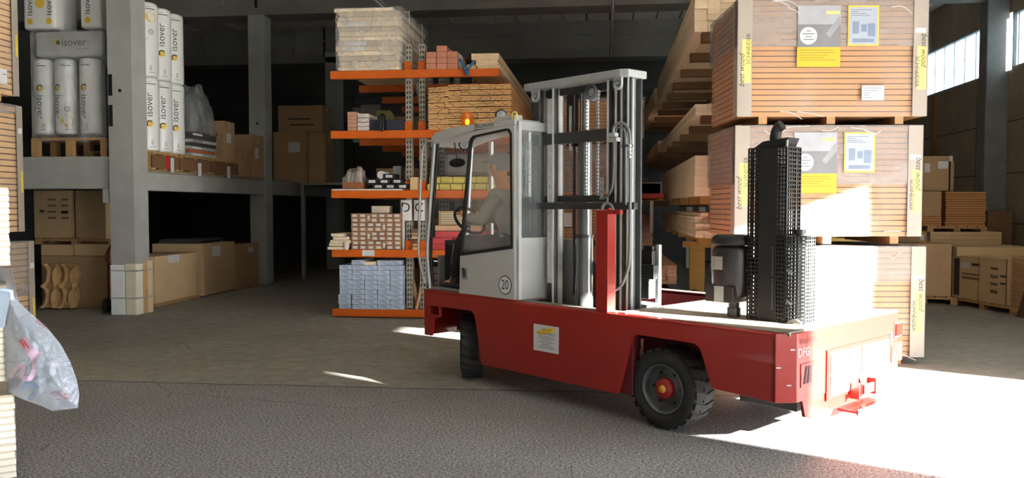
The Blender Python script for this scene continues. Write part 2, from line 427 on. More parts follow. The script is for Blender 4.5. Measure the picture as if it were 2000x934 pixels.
# ================================================================== THE SIDE LOADER   (local x = across, y = towards its cab end, z up)
TH = 2.3157 + CAM_YAW
TO = (1.2109, 5.4817)
te = (math.cos(TH), math.sin(TH)); tn = (te[1], -te[0])
T_RZ = math.atan2(tn[1], tn[0])
TL, TW, TZ = 4.0137, 1.8676, .85
def WT(u, v, z): return Vector((TO[0] + te[0] * u + tn[0] * v, TO[1] + te[1] * u + tn[1] * v, z))
def TV(px, py, v):
    r = ray(px, py); t = (TO[0] * tn[0] + TO[1] * tn[1] + v) / (r[0] * tn[0] + r[1] * tn[1])
    return ((r[0] * t - TO[0]) * te[0] + (r[1] * t - TO[1]) * te[1], r[2] * t + CAM_H)
def TU(px, py, u):
    r = ray(px, py); t = (TO[0] * te[0] + TO[1] * te[1] + u) / (r[0] * te[0] + r[1] * te[1])
    return ((r[0] * t - TO[0]) * tn[0] + (r[1] * t - TO[1]) * tn[1], r[2] * t + CAM_H)
truck = thing('side_loader', 'red and silver side loader truck with cab, mast and flat deck on the floor', 'forklift', (TO[0], TO[1], 0), T_RZ)
DECKW = wood('worn_deck_planks', (128, 120, 106), 'y', rv=0, var=.2, rough=.8)
DECKS = mat('scuffed_deck_steel', (128, 124, 116), .55, metal=.3, var=.25, scale=7)

# chassis: skirt panels, rear and front ends
b = MB()
side = [(.093, .385), (.589, .405), (.66, .60), (.694, .68), (.743, .707), (1.26, .71), (1.30, .69), (1.33, .64), (1.451, .214), (3.117, .212), (3.20, .60), (3.221, .673), (3.267, .705),
        (3.755, .700), (3.755, .80), (3.755, .835), (.093, .835)]
for x0, x1 in ((0, .03), (TW - .03, TW)):
    b.prism(side, 'x', x0, x1)
    for u0, u1, z0, z1 in ((3.755, TL, .697, .835), (3.93, TL, .39, .697), (3.755, 3.772, .60, .697), (3.772, 3.93, .592, .61)):
        b.box((x0, u0, z0), (x1, u1, z1))
    b.prism([(3.772, .60), (3.93, .60), (3.93, .39), (3.90, .39), (3.86, .56), (3.80, .592)], 'x', x0, x1)
b.prism([(.0, .835), (.10, .835), (.10, .85), (.02, .85)], 'x', .12, TW - .12)
# rounded deck edge along the near and far side
for xs in (1, -1):
    x0 = 0 if xs == 1 else TW
    b.prism([(x0, .835), (x0 + xs * .004, .846), (x0 + xs * .016, .853), (x0 + xs * .06, .853), (x0 + xs * .06, .835)], 'y', .093, TL)
# rear end with chamfered corners
for x0, x1 in ((.0, .1157), (TW - .1157, TW)):
    a, c = ((x0, .093), (x1, 0)) if x0 == 0 else ((x0, 0), (x1, .093))
    b.prism([a, c, (c[0], c[1] + .03), (a[0], a[1] + .03)], 'z', .385, .853)
b.box((.1157, 0, .385), (TW - .1157, .03, .853))
b.box((0.03, TL - .03, .39), (TW - .03, TL, .85))
b.prism([(.26, .39), (.26, .262), (.46, .20), (TW - .46, .20), (TW - .26, .262), (TW - .26, .39)], 'y', .005, .03); b.prism([(.20, .385), (.26, .385), (.26, .262), (.245, .262)], 'y', .005, .03)
# inner frame
b.box((.33, .12, .42), (TW - .33, 1.46, .80), 1); b.box((.33, 2.66, .42), (TW - .33, 3.9, .80), 1); b.box((.10, 1.46, .30), (TW - .10, 2.66, .42), 1)
b.box((.03, 1.33, .22), (.12, 3.2, .83), 1); b.box((TW - .12, 1.33, .22), (TW - .03, 3.2, .83), 1)
b.box((.05, .13, .74), (TW - .05, 1.46, .835), 1); b.box((.15, .03, .74), (TW - .15, .13, .835), 1); b.box((.03, 2.66, .74), (TW - .03, TL - .03, .835), 1)
b.box((.42, .16, .24), (TW - .42, .62, .44), 2)          # counterweight box under the tail
b.box((.30, .44, .50), (.36, .50, .56), 2)
chassis = b.build('chassis', [RED, RED_DK, mat('underbody_grey', (74, 72, 70), .8)], truck, bevel=.006)
# scuffs on the corner
for u, v, z, l in ((.09, 0, .62, .05), (.03, .075, .74, .05), (.045, .06, .50, .04)):
    k = MB(); o = Vector((v - .004, u - .004, z)); k.add([o, o + Vector((.025, -.02, 0)), o + Vector((.025, -.02, .008)), o + Vector((0, 0, .010))], [(0, 1, 2, 3)]); k.build('paint_scuff', STEEL_LT, truck)
# decks
d = MB()
for i in range(8):
    x0 = .06 + i * (TW - .12) / 8
    d.box((x0, .03, .835), (x0 + (TW - .12) / 8 - .004, 1.47, .856 + jit(.0015)))
d.cyl((.86, .55, .856), (.86, .55, .8575), .035, 1); 
d.build('rear_deck', [DECKW, BLACKM], truck)
d = MB(); d.box((.05, .03, .853), (TW - .05, .07, .862)); d.box((.05, 1.42, .85), (TW - .05, 1.5, .862)); d.box((.03, 1.5, .852), (.13, 2.66, .859)); d.box((TW - .13, 1.5, .852), (TW - .03, 2.66, .859)); d.box((.03, 2.6, .85), (TW - .03, 2.72, .862))
d.build('deck_edge_strip', DECKS, truck, bevel=.002)
d = MB(); d.box((.0, 2.66, .848), (TW, TL, .858)); d.build('front_deck', RED, truck)
d = MB()
for x in (.16, .9, 1.6): d.box((x, 1.5, .5), (x + .1, 2.66, .56))
d.build('mast_rail', STEEL, truck)
# rear hatch, louvres, tail lamp, hitch, lettering
def onrear(v, z, o=0.0): return Vector((v, -o, z))
h = MB(); h.box((.52, -.012, .33), (1.56, 0, .69)); h.box((.535, -.016, .345), (1.545, -.01, .675), 1)
hatch = h.build('rear_hatch', [RED, RED], truck, bevel=.004)
HP = mat('hatch_panel_grey', (188, 184, 178), .5, var=.05)
for i in range(2):
    for j in range(2):
        p = MB(); p.box((.56 + i * .50, -.022, .36 + j * .155), (1.03 + i * .50, -.015, .503 + j * .155))
        for q in range(8): p.box((1.005 + i * .5, -.024, .37 + j * .155 + q * .016), (1.018 + i * .5, -.0215, .378 + j * .155 + q * .016), 1)
        p.build('vent_panel', [HP, RED_DK], hatch)
m = MB(); m.box((1.575, -.014, .60), (1.60, 0, .70)); m.build('hatch_latch', GREYP, hatch)
for v0, v1, z0, z1 in ((.16, .36, .48, .64), (1.615, 1.82, .46, .62)):
    m = MB(); m.box((v0, -.006, z0), (v1, 0, z1))
    n = 3
    for q in range(n):
        x = v0 + .03 + q * (v1 - v0 - .06) / n
        m.prism([(x, z0 + .02), (x + .03, z0 + .02), (x + .055, z1 - .02), (x + .025, z1 - .02)], 'y', -.009, -.005, 1)
    m.build('louvre', [RED, BLACKM], truck, bevel=.002)
m = MB(); m.box((1.665, -.004, .655), (1.815, 0, .775)); m.box((1.68, -.014, .668), (1.80, -.002, .762), 1)
m.build('tail_lamp', [RED_DK, mat('lamp_red_lens', (120, 26, 20), .2, var=.05)], truck)
m = MB(); m.box((.86, -.09, .30), (.875, -.02, .42)); m.box((1.135, -.09, .30), (1.15, -.02, .42)); m.box((.86, -.03, .30), (1.15, -.018, .42)); m.box((.66, -.17, .245), (1.15, -.02, .262)); m.box((.66, -.172, .235), (1.15, -.16, .275))
m.cyl((1.0, -.05, .30), (1.0, -.05, .44), .018, 1); m.tube([(.95, -.05, .44), (.95, -.06, .49), (1.05, -.06, .49), (1.05, -.05, .44)], .008, 1, sub=2); m.box((.92, -.10, .33), (1.09, -.085, .40))
m.build('tow_hitch', [RED, GREYP], truck, bevel=.003)
m = MB(); R1 = lambda v, z: frame_m((v, -.003, z), (1, 0, 0), (0, 0, 1))
m.text('DFG', R1(.20, .715), .085, 0); m.text('BAUMANN', R1(.27, .79), .05, 1)
m.build('lettering', [WHITEP, mat('dark_red_print', (90, 20, 20), .6)], truck)
# firm's sign on the long side
s0 = MB(); s0.box((-.006, 2.105, .445), (0, 2.405, .675))
FS = lambda u, z: frame_m((-.0075, u, z), (0, -1, 0), (0, 0, 1))
s0.prism([(2.375, .585), (2.33, .63), (2.14, .665), (2.165, .62), (2.30, .59)], 'x', -.0071, -.006, 1)
s0.text('HALD & ', FS(2.245, .637), .034, 2, shear=.25); s0.text('GRÜNEWALD', FS(2.255, .604), .036, 2, shear=.25)
for q, wd_ in enumerate((.19, .21, .12, .17, .10, .16, .20)):
    z = .575 - q * .0165; s0.box((-.0074, 2.25 - wd_ / 2, z), (-.006, 2.25 + wd_ / 2, z + .005), 3)
s0.build('company_sign', [mat('sign_white', (205, 208, 210), .5, var=.03), YELP, mat('sign_blue', (40, 40, 92), .5), INKG], truck)

# wheels
def wheel(r, wdt, name='wheel'):
    """axis along +x, outer face at x=0"""
    e_ = bpy.data.objects.new(name, None); COL.objects.link(e_); e_.parent = truck
    t_ = MB(); hw = wdt
    t_.lathe([(r * .60, .02), (r * .64, .0), (r * .80, -.012), (r * .92, .002), (r * .965, .03), (r * .965, hw - .03), (r * .92, hw), (r * .6, hw)], axis=(1, 0, 0), n=48)
    n = 22
    for i in range(n):
        for sgn in (0, 1):
            a = 2 * PI * (i + .5 * sgn) / n; a2 = a + .11
            x0, x1 = (.005, hw * .56) if sgn == 0 else (hw * .44, hw - .005)
            def pt(x, a, rr): return (x, rr * math.cos(a), rr * math.sin(a))
            da = .085; sk = .10 if sgn == 0 else -.10
            vs = [pt(x0, a - da, r), pt(x0, a + da, r), pt(x1, a + da + sk, r), pt(x1, a - da + sk, r), pt(x0, a - da, r * .94), pt(x0, a + da, r * .94), pt(x1, a + da + sk, r * .94), pt(x1, a - da + sk, r * .94)]
            t_.add(vs, [(0, 1, 2, 3), (7, 6, 5, 4), (0, 4, 5, 1), (1, 5, 6, 2), (2, 6, 7, 3), (3, 7, 4, 0)])
    t_.build('tyre', RUBBER, e_)
    m = MB(); m.lathe([(r * .60, .025), (r * .615, .0), (r * .585, -.004), (r * .56, .02), (r * .54, .06), (r * .50, .085), (r * .30, .075), (r * .27, .055), (0.001, .055)], axis=(1, 0, 0), n=40)
    m.build('rim', RIM, e_)
    hb = MB(); hb.lathe([(r * .26, .06), (r * .26, .02), (r * .22, .005), (0.001, .005)], axis=(1, 0, 0), n=24)
    hb.lathe([(r * .10, .006), (r * .09, -.012), (.001, -.014)], axis=(1, 0, 0), n=16, m=1)
    for i in range(6):
        a = i * PI / 3; hb.cyl((.07, r * .40 * math.cos(a), r * .40 * math.sin(a)), (.05, r * .40 * math.cos(a), r * .40 * math.sin(a)), .014, 2, 6)
    hb.build('hub', [RED, mat('hub_cap_yellow', (190, 140, 50), .5), STEEL], e_)
    return e_
WR = .312
for (v, u, flip, st) in ((.05, 1.06, 0, 0), (.16, 3.60, 0, -.72), (TW - .05, 1.06, PI, 0), (TW - .14, 3.60, PI, -.6)):
    e_ = wheel(WR, .24 if st == 0 else .21); e_.location = (v, u, WR); e_.rotation_euler = (0, 0, flip + st)

# red stop post by the mast
p = MB(); p.box((.0, 1.565, .853), (.10, 1.69, 1.672)); p.box((-.004, 1.435, 1.64), (.03, 1.585, 1.675)); p.box((.0, 1.55, 1.66), (.03, 1.58, 1.69))
p.cyl((-.006, 1.49, 1.658), (-.003, 1.49, 1.658), .008, 1)
p.build('stop_post', [RED, BLACKM], truck, bevel=.004)

# ---- cab (its own empty so that panes and handles sit one level below)
def part(name):
    e_ = bpy.data.objects.new(name, None); COL.objects.link(e_); e_.parent = truck; return e_
CV0, CV1 = .03, .54
c = MB()
# floor sill, rear lower wall, far side lower wall, dash front
c.box((CV0, 3.44, .858), (CV0 + .05, 3.96, .892), 1)
c.box((CV0, 2.634, .858), (CV1, 2.66, 1.42)); c.box((CV1 - .03, 2.634, .858), (CV1, 3.95, 1.25)); c.box((CV0 + .1, 3.93, .858), (CV1, 3.96, 1.2), 1)
c.box((CV0, 2.634, 2.385), (CV1, 2.66, 2.465))
c.box((CV0 + .01, 2.66, .853), (CV1 - .03, 3.95, .87), 2)
# corner posts
for v in (CV0, CV1 - .035): c.box((v, 2.63, .858), (v + .035, 2.672, 2.46), 3 if v == CV0 else 0)
c.box((CV1 - .035, 3.0, 1.2), (CV1, 3.06, 2.42), 3); c.box((CV1 - .035, 3.55, 1.2), (CV1, 3.59, 2.36), 3)
c.build('cab_shell', [SILVER, mat('sill_aluminium', (140, 140, 138), .4, metal=.5), BLACKM, mat('white_post', (205, 208, 208), .4)], truck, bevel=.004)
# roof
ro = MB()
ro.prism([(3.93, 2.30), (3.91, 2.40), (3.84, 2.445), (3.55, 2.475), (2.67, 2.487), (2.66, 2.43), (3.34, 2.405), (3.60, 2.372), (3.80, 2.335)], 'x', CV0 - .015, CV1 + .01)
roof = ro.build('cab_roof', SILVER, truck, bevel=.012)
tx = MB(); tx.text('BAUMANN', frame_m((CV0 - .0165, 3.09, 2.452), (0, -1, 0), (.0, 0, 1)), .055, 0, shear=.2)
tx.box((CV0 - .017, 2.92, 2.418), (CV0 - .0152, 3.24, 2.424)); tx.build('roof_lettering', INK, roof)
rb = MB(); rb.box((.06, 2.72, 2.485), (.16, 3.0, 2.53)); rb.build('roof_ledge', SILVER, roof, bevel=.006)
# beacon
bc = part('beacon'); 
q = MB(); q.lathe([(.075, 0), (.075, .03), (.06, .035), (.001, .035)], (.40, 3.80, 2.475), n=20); q.build('beacon_base', BLACK, bc)
lens = NT('amber_lens'); e1 = lens.new('ShaderNodeEmission'); e1.inputs['Color'].default_value = (1, .25, .01, 1); e1.inputs['Strength'].default_value = .16
tr = lens.new('ShaderNodeBsdfTransparent'); tr.inputs['Color'].default_value = (1, .42, .06, 1); gl = lens.new('ShaderNodeBsdfGlossy'); gl.inputs['Roughness'].default_value = .1
m1 = lens.new('ShaderNodeMixShader'); m1.inputs[0].default_value = .5; lens.link(tr.outputs[0], m1.inputs[1]); lens.link(e1.outputs[0], m1.inputs[2])
m2 = lens.new('ShaderNodeMixShader'); m2.inputs[0].default_value = .1; lens.link(m1.outputs[0], m2.inputs[1]); lens.link(gl.outputs[0], m2.inputs[2])
q = MB(); q.lathe([(.066, .035), (.064, .14), (.054, .175), (.032, .198), (.001, .203)], (.40, 3.80, 2.475), n=20); q.build('beacon_lens', lens.done(m2.outputs[0]), bc)
q = MB(); q.ball((.40, 3.80, 2.57), (.022, .022, .03)); q.build('beacon_bulb', emit('bulb_glow', (255, 190, 60), 7), bc)
# work lamps and ledges on the roof, and under the roof's nose
def lamp(name, u, v, z, d):
    q = MB(); q.lathe([(.02, -.05), (.05, -.03), (.058, .02), (.05, .03), (.001, .028)], (v, u, z), d, 0, 20); q.lathe([(.046, .032), (.001, .033)], (v, u, z), d, 1, 20)
    q.box((v - .012, u - .012, z - .075), (v + .012, u + .012, z), 0)
    return q.build(name, [BLACK, CHROME], truck)
lamp('work_lamp', 3.02, .16, 2.55, (-.5, -.85, 0)); lamp('work_lamp', 3.73, .30, 2.33, (-.6, -.8, -.1))
q = MB(); q.tube([(.05, 2.74, 2.48), (.05, 2.74, 2.55), (.05, 2.68, 2.55), (.05, 2.68, 2.48)], .008, sub=1); q.build('lifting_eye', YELL, truck)
# front pillars
f = MB()
f.tube([(CV0, 3.87, 2.33), (CV0, 3.99, 1.35), (CV0, 4.0, 1.2), (CV0, 3.955, .87)], .02, 0, 10)
f.tube([(CV0 + .02, 3.84, 2.33), (CV0 + .02, 3.955, 1.35), (CV0 + .02, 3.965, 1.2), (CV0 + .02, 3.93, .87)], .014, 1, 8)
f.build('windscreen_pillar', [STEEL_LT, BLACK], truck)
f = MB(); f.tube([(CV1, 3.9, 2.33), (CV1, 4.0, 1.25), (CV1, 3.96, .87)], .022, 0, 10); f.build('windscreen_pillar', STEEL_LT, truck)
f = MB(); f.tube([(.0, 3.86, 2.36), (-.01, 3.98, 2.36), (-.012, 4.03, 2.25), (-.012, 4.09, 1.35), (-.012, 4.09, 1.18), (0, 4.0, .92)], .014, 0, 10, sub=1); f.build('grab_rail', STEEL_LT, truck)
gw = MB(); gw.quad((CV0 + .04, 3.89, 2.32), (CV1 - .02, 3.89, 2.32), (CV1 - .02, 3.98, 1.25), (CV0 + .04, 3.98, 1.25)); gw.build('windscreen', GLASS, truck)
gs = MB(); gs.quad((CV1 - .01, 2.66, 1.25), (CV1 - .01, 3.93, 1.25), (CV1 - .01, 3.86, 2.36), (CV1 - .01, 2.66, 2.4)); gs.build('far_window', GLASS, truck)
gs = MB(); gs.box((CV0 + .03, 2.64, 1.42), (CV1 - .03, 2.646, 2.385)); gs.build('rear_window', GLASS_H, truck)
# door
dr = part('cab_door')
out = [(2.672, .86), (3.458, .86), (3.447, 1.25), (3.30, 2.402), (3.10, 2.42), (2.672, 2.43)]
win = [(2.69, 1.322), (3.44, 1.222), (3.448, 1.25), (3.305, 2.30), (3.285, 2.345), (3.24, 2.37), (2.79, 2.405), (2.735, 2.40), (2.705, 2.36)]
def ring(o_, i_, x0, x1, m=0, mb=None):
    mb = mb or MB(); bm = bmesh.new()
    ov = [bm.verts.new((x0, *p)) for p in o_]; iv = [bm.verts.new((x0, *p)) for p in i_]
    ed = [bm.edges.new((ov[i], ov[(i + 1) % len(ov)])) for i in range(len(ov))] + [bm.edges.new((iv[i], iv[(i + 1) % len(iv)])) for i in range(len(iv))]
    bmesh.ops.triangle_fill(bm, use_beauty=True, edges=ed, normal=(1, 0, 0))
    bm.verts.index_update()
    vs = [v.co.copy() for v in bm.verts]; fs = [tuple(v.index for v in f_.verts) for f_ in bm.faces]; bm.free()
    mb.add(vs, fs, m); mb.add([(x1, v.y, v.z) for v in vs], [f_[::-1] for f_ in fs], m)
    for loop in (o_, i_):
        n = len(loop)
        mb.add([(x0, *p) for p in loop] + [(x1, *p) for p in loop], [(i, (i + 1) % n, n + (i + 1) % n, n + i) for i in range(n)], m)
    return mb
def shrink(poly, k):
    cx = sum(p[0] for p in poly) / len(poly); cz = sum(p[1] for p in poly) / len(poly)
    return [(cx + (p[0] - cx) * (1 - k / .4), cz + (p[1] - cz) * (1 - k / .6)) for p in poly]
ring(out, win, .012, .045).build('door_panel', SILVER, dr)
ring(win, shrink(win, .026), .006, .04).build('window_seal', BLACK, dr)
w_in = shrink(win, .022)
g_ = MB(); g_.add([(.024, *p) for p in w_in], [tuple(range(len(w_in)))]); g_.build('door_glass', GLASS_H, dr)
hd = MB(); hd.box((.008, 3.31, .985), (.014, 3.43, 1.12), 2); hd.box((.004, 3.325, .995), (.009, 3.415, 1.11), 1); hd.tube([(.0, 3.39, 1.10), (-.012, 3.36, 1.085), (-.012, 3.355, 1.02)], .011, 0); hd.build('door_handle', [BLACK, GREYP, SILVER], dr)
nb = MB(); nb.cyl((.011, 2.794, .985), (.009, 2.794, .985), .088, 1, 36); nb.cyl((.0095, 2.794, .985), (.0085, 2.794, .985), .079, 0, 36)
nb.text('20', frame_m((.0080, 2.794, .985), (0, -1, 0), (0, 0, 1)), .125, 1, sx=.8); nb.build('number_sticker', [WHITEP, INK], dr)
# wire guard behind the far window
gd = MB()
for i in range(9): gd.tube([(CV1 - .06, 2.66 + i * .05, 1.5), (CV1 - .06, 2.66 + i * .05, 2.33)], .004, n=5)
for i in range(14): gd.tube([(CV1 - .06, 2.65, 1.5 + i * .063), (CV1 - .06, 3.07, 1.5 + i * .063)], .004, n=5)
gd.build('wire_guard', mat('white_wire', (215, 218, 216), .45), truck)
# mirror, wiper, seat, console, wheel
q = MB(); q.ball((.20, 3.72, 2.14), (.03, .13, .045)); q.tube([(.2, 3.72, 2.17), (.15, 3.70, 2.34)], .006); q.build('mirror', [BLACK], truck)
q = MB(); q.box((.09, 2.74, 1.12), (.47, 3.16, 1.24)); q.prism([(2.70, 1.22), (2.80, 1.22), (2.76, 1.80), (2.68, 1.78)], 'x', .10, .46); q.box((.16, 2.78, .86), (.40, 3.1, 1.12)); q.build('driver_seat', BLACK, truck, bevel=.03, seg=3)
q = MB(); q.prism([(3.93, .86), (3.78, .86), (3.82, 1.30), (3.93, 1.36)], 'x', .2, .49); q.tube([(.28, 3.85, 1.3), (.28, 3.66, 1.52)], .03); q.build('console', BLACK, truck, bevel=.01)
q = MB(); cpt = Vector((.28, 3.62, 1.56)); nrm = Vector((0, -.75, .66)).normalized(); xa = Vector((1, 0, 0)); ya = nrm.cross(xa)
q.tube([cpt + (xa * math.cos(a) + ya * math.sin(a)) * .17 for a in [2 * PI * i / 28 for i in range(29)]], .015)
for a in (0, 2.1, 4.2): q.tube([cpt, cpt + (xa * math.cos(a) + ya * math.sin(a)) * .17], .010)
q.ball(tuple(cpt), .04); q.build('steering_wheel', BLACK, truck)

# ---- mast
MV = .40
def col_u(px): return TV(px, 400, MV)[0]
def ibeam(name, u0, u1, v0, v1, z0, z1, m_, web=0.5, lip=.02, mirror=False):
    q = MB(); q.box((v0, u0, z0), (v0 + lip, u1, z1)); q.box((v1 - lip, u0, z0), (v1, u1, z1))
    uw = u0 + (u1 - u0) * web; q.box((v0, uw - .012, z0), (v1, uw + .012, z1), 1)  # web in the lighter steel: light from the gate put into its colour
    return q.build(name, m_, truck, bevel=.003)
MZ0, MZ1 = .5, 2.78
uL0, uL1, uR0, uR1 = col_u(1093), col_u(1050), col_u(1242), col_u(1192)
ibeam('outer_mast_channel', uL1 - .13, uL1, .33, .48, MZ0, MZ1, [STEEL, STEEL_LT], .25)
ibeam('inner_mast_channel', uL0, uL0 + .115, .36, .46, MZ0 + .1, MZ1 + .02, [STEEL, STEEL_LT], .12)
ibeam('outer_mast_channel', uR0, uR0 + .13, .33, .48, MZ0, MZ1 + .05, [STEEL, STEEL_LT], .5)
ibeam('inner_mast_channel', uR1 - .115, uR1, .36, .46, MZ0 + .1, MZ1 + .02, [STEEL, STEEL_LT], .5)
q = MB()
for uu in (uR0 + .02, uR0 + .09, uR0 + .15, uR1 - .04): q.box((.318, uu, MZ0), (.332, uu + .014, MZ1), 0)
q.box((.318, uL0 + .004, MZ0), (.332, uL0 + .018, MZ1)); q.build('lit_edge_strip', mat('lit_edge_white', (222, 226, 226), .3, metal=.5, var=.1), truck)  # bright strips paint the mast faces that catch the gate light
q = MB(); q.box((.34, uL0 + .03, 1.0), (.37, uL0 + .10, 2.68)); q.build('lit_web_strip', mat('rough_lit_white', (196, 200, 200), .6, var=.3, scale=20), truck)  # rough white strip paints the lit web inside the channel
# crossheads
def cross(name, px0, y0a, y0b, px1, y1a, y1b, v, dep, m_, bev=.006):
    a0, a1 = TV(px0, y0a, v), TV(px0, y0b, v); b0, b1 = TV(px1, y1a, v), TV(px1, y1b, v)
    z0 = (a1[1] + b1[1]) / 2; z1 = (a0[1] + b0[1]) / 2
    q = MB(); q.box((v, b0[0], z0), (v + dep, a0[0], z1)); return q.build(name, m_, truck, bevel=bev)
q = MB(); ua, ub = TV(1030, 170, .30)[0], TV(1222, 140, .30)[0]
q.prism([(ub - .08, .36), (ub - .08, .50), (ub, .28), (ub + .06, .25), (ua, .25), (ua, .50)], 'z', 2.755, 2.835) if False else None
q.prism([(.25, ua), (.25, ub + .02), (.29, ub - .04), (.52, ub - .05), (.52, ua)], 'z', 2.765, 2.83)
q.build('mast_head_plate', GREYP, truck, bevel=.01)
cross('crosshead', 1048, 175, 196, 1200, 152, 170, .40, .10, STEEL)
for px, py in ((1046, 186), (1207, 160)):
    u, z = TV(px, py, .27); q = MB()
    q.lathe([(.045, -.012), (.045, .012), (.02, .012), (.02, -.012), (.045, -.012)], (.27, u, z - .02), (1, 0, 0), 0, 20); q.box((.258, u - .045, z - .02), (.282, u + .045, z + .06)); q.build('lifting_lug', GREYP, truck)
cross('cross_member', 1060, 262, 283, 1197, 250, 274, .33, .12, STEEL)
cross('cross_member', 1060, 383, 396, 1186, 381, 394, .38, .10, STEEL)
cross('tie_bar', 1030, 397, 410, 1238, 394, 408, .30, .05, [STEEL])
# lift cylinder, side cylinder, chains, pulley
uc = TV(1139, 400, .45)[0]
q = MB(); q.cyl((.47, uc, .52), (.47, uc, 1.42), .078, 0, 28); q.cyl((.47, uc, 1.42), (.47, uc, 1.45), .083, 1, 28); q.cyl((.47, uc, 1.45), (.47, uc, 2.30), .064, 0, 28); q.cyl((.47, uc, 2.30), (.47, uc, 2.79), .045, 2, 20)
q.build('lift_cylinder', [mat('cylinder_grey', (112, 116, 117), .28, metal=.6, var=.1), STEEL, CHROME], truck)
u2 = TV(1120, 400, .42)[0]
q = MB(); q.cyl((.42, u2 - .01, .9), (.42, u2 - .01, 2.25), .012, 1, 12); q.box((.39, u2 - .03, 2.24), (.45, u2 + .06, 2.70), 0); q.box((.385, u2 - .005, 2.2), (.39, u2 + .025, 2.6), 2); q.build('valve_rod', [BLACK, BLACK, STEEL_LT], truck, bevel=.004)
up = TV(1157, 180, .40)
q = MB(); q.lathe([(.068, -.02), (.075, -.02), (.062, -.008), (.062, .008), (.075, .02), (.03, .024), (.03, .03), (.001, .03)], (.40, up[0], up[1]), (-1, 0, 0), 0, 28); q.lathe([(.046, .0235), (.040, .0245)], (.40, up[0], up[1]), (-1, 0, 0), 1, 28)
q.build('chain_pulley', [GREYP, STEEL], truck)
for off, zlow in ((.068, 1.75), (-.068, 1.2)):
    ch = MB(); z = up[1]
    while z > zlow:
        ch.cbox((.392, up[0] + off, z), (.014, .022, .024), 0); ch.cbox((.407, up[0] + off, z - .016), (.014, .014, .022), 1); z -= .031
    ch.build('lift_chain', [STEEL_LT, STEEL], truck)
up3 = TV(1162, 450, .42); ch = MB(); z = 2.2
# fork carriage reaching over the far side, with two forks
q = MB(); 
for z0, z1 in ((1.08, 1.20), (.60, .70)): q.box((.62, uR0 - .02, z0), (.68, uL1 + .02, z1))
q.build('carriage_bar', STEEL, truck, bevel=.004)
ug = TV(1090, 500, .55)
q = MB(); q.prism([(uL0 + .13, 1.40), (uL0 - .02, 1.40), (uL0 - .10, 1.27), (uL0 - .02, 1.14), (uL0 - .02, .92), (uL0 - .10, .80), (uL0 + .13, .70)], 'x', .56, .60); q.box((.50, uL0 + .10, 1.30), (.62, uL0 + .15, 1.38), 1); q.cyl((.555, uL0 + .1, 1.33), (.545, uL0 + .1, 1.33), .014, 1); q.build('carriage_side_plate', [GREYP, BLACK], truck, bevel=.006)
a0 = TV(1290, 478, .78); a1 = TV(1242, 478, .78)
q = MB(); q.box((.76, a0[0], .62), (.80, a0[0] + .04, 1.37), 1); q.box((.60, a0[0], .60), (.80, a1[0] + .08, .86)); q.box((.66, a0[0] + .03, .90), (.80, a1[0] + .1, 1.14), 2); q.box((.70, a0[0] + .03, 1.14), (.80, a1[0] + .05, 1.32), 2); q.box((.72, a0[0] + .04, 1.32), (.78, a0[0] + .14, 1.36), 2); q.build('carriage_bracket', [GREYP, STEEL_LT, BLACK], truck, bevel=.005)
for uu in (uR0 + .28, uL0 - .22):
    q = MB(); q.box((.68, uu, .60), (.73, uu + .1, 1.12)); q.prism([(.73, .60), (1.86, .60), (1.86, .615), (.73, .655)][::-1], 'y', uu, uu + .1); q.build('fork', STEEL, truck, bevel=.004)
# hoses and guide plate
def hp(px, py, v): u, z = TV(px, py, v); return (v, u, z)
q = MB()
q.tube([hp(1197, 262, .24), hp(1199, 245, .24), hp(1214, 238, .24), hp(1229, 250, .24), hp(1231, 290, .24), hp(1230, 500, .24), hp(1226, 530, .22), hp(1214, 560, .2), hp(1196, 570, .16), hp(1188, 560, .12), hp(1187, 540, .11)], .013, 0, 10, 2)
q.build('hydraulic_hose', HOSE, truck)
q = MB(); q.tube([hp(1201, 262, .27), hp(1204, 250, .27), hp(1213, 247, .27), hp(1222, 256, .27), hp(1222, 300, .27), hp(1222, 400, .27)], .009, 0, 10, 2); q.build('hydraulic_hose', HOSE, truck)
q = MB(); q.tube([hp(1176, 412, .1), hp(1178, 400, .12), hp(1187, 396, .14), hp(1197, 404, .14), hp(1199, 425, .12), hp(1190, 455, .11), hp(1187, 480, .11)], .012, 0, 10, 2); q.build('hydraulic_hose', HOSE, truck)
q = MB(); q.tube([hp(1199, 270, .27), hp(1199, 340, .27), hp(1195, 375, .27), hp(1180, 388, .28), hp(1172, 388, .29)], .011, 0, 10, 2); q.build('hydraulic_hose', HOSE, truck)
q = MB()
for px, py in ((1198, 264), (1198, 273)): a = hp(px, py, .25); q.cbox(a, (.05, .11 if py > 270 else .07, .035))
q.build('hose_clamp', STEEL_LT, truck, bevel=.004)
q = MB()
for py in (284, 291, 298, 306): a = hp(1230, py, .235); q.ball(a, .017)
a = hp(1225, 285, .25); q.cbox(a, (.03, .10, .02)); q.build('hose_coupling', CHROME, truck)
a = TV(1175, 347, .28); b_ = TV(1175, 386, .28); q = MB(); q.box((.28, a[0] - .018, b_[1]), (.288, a[0] + .018, a[1]))
for k_ in range(4): q.cyl((.2785, a[0], b_[1] + .05 + k_ * .05), (.281, a[0], b_[1] + .05 + k_ * .05), .006, 1, 8)
q.build('guide_plate', [GREYP, BLACKM], truck)

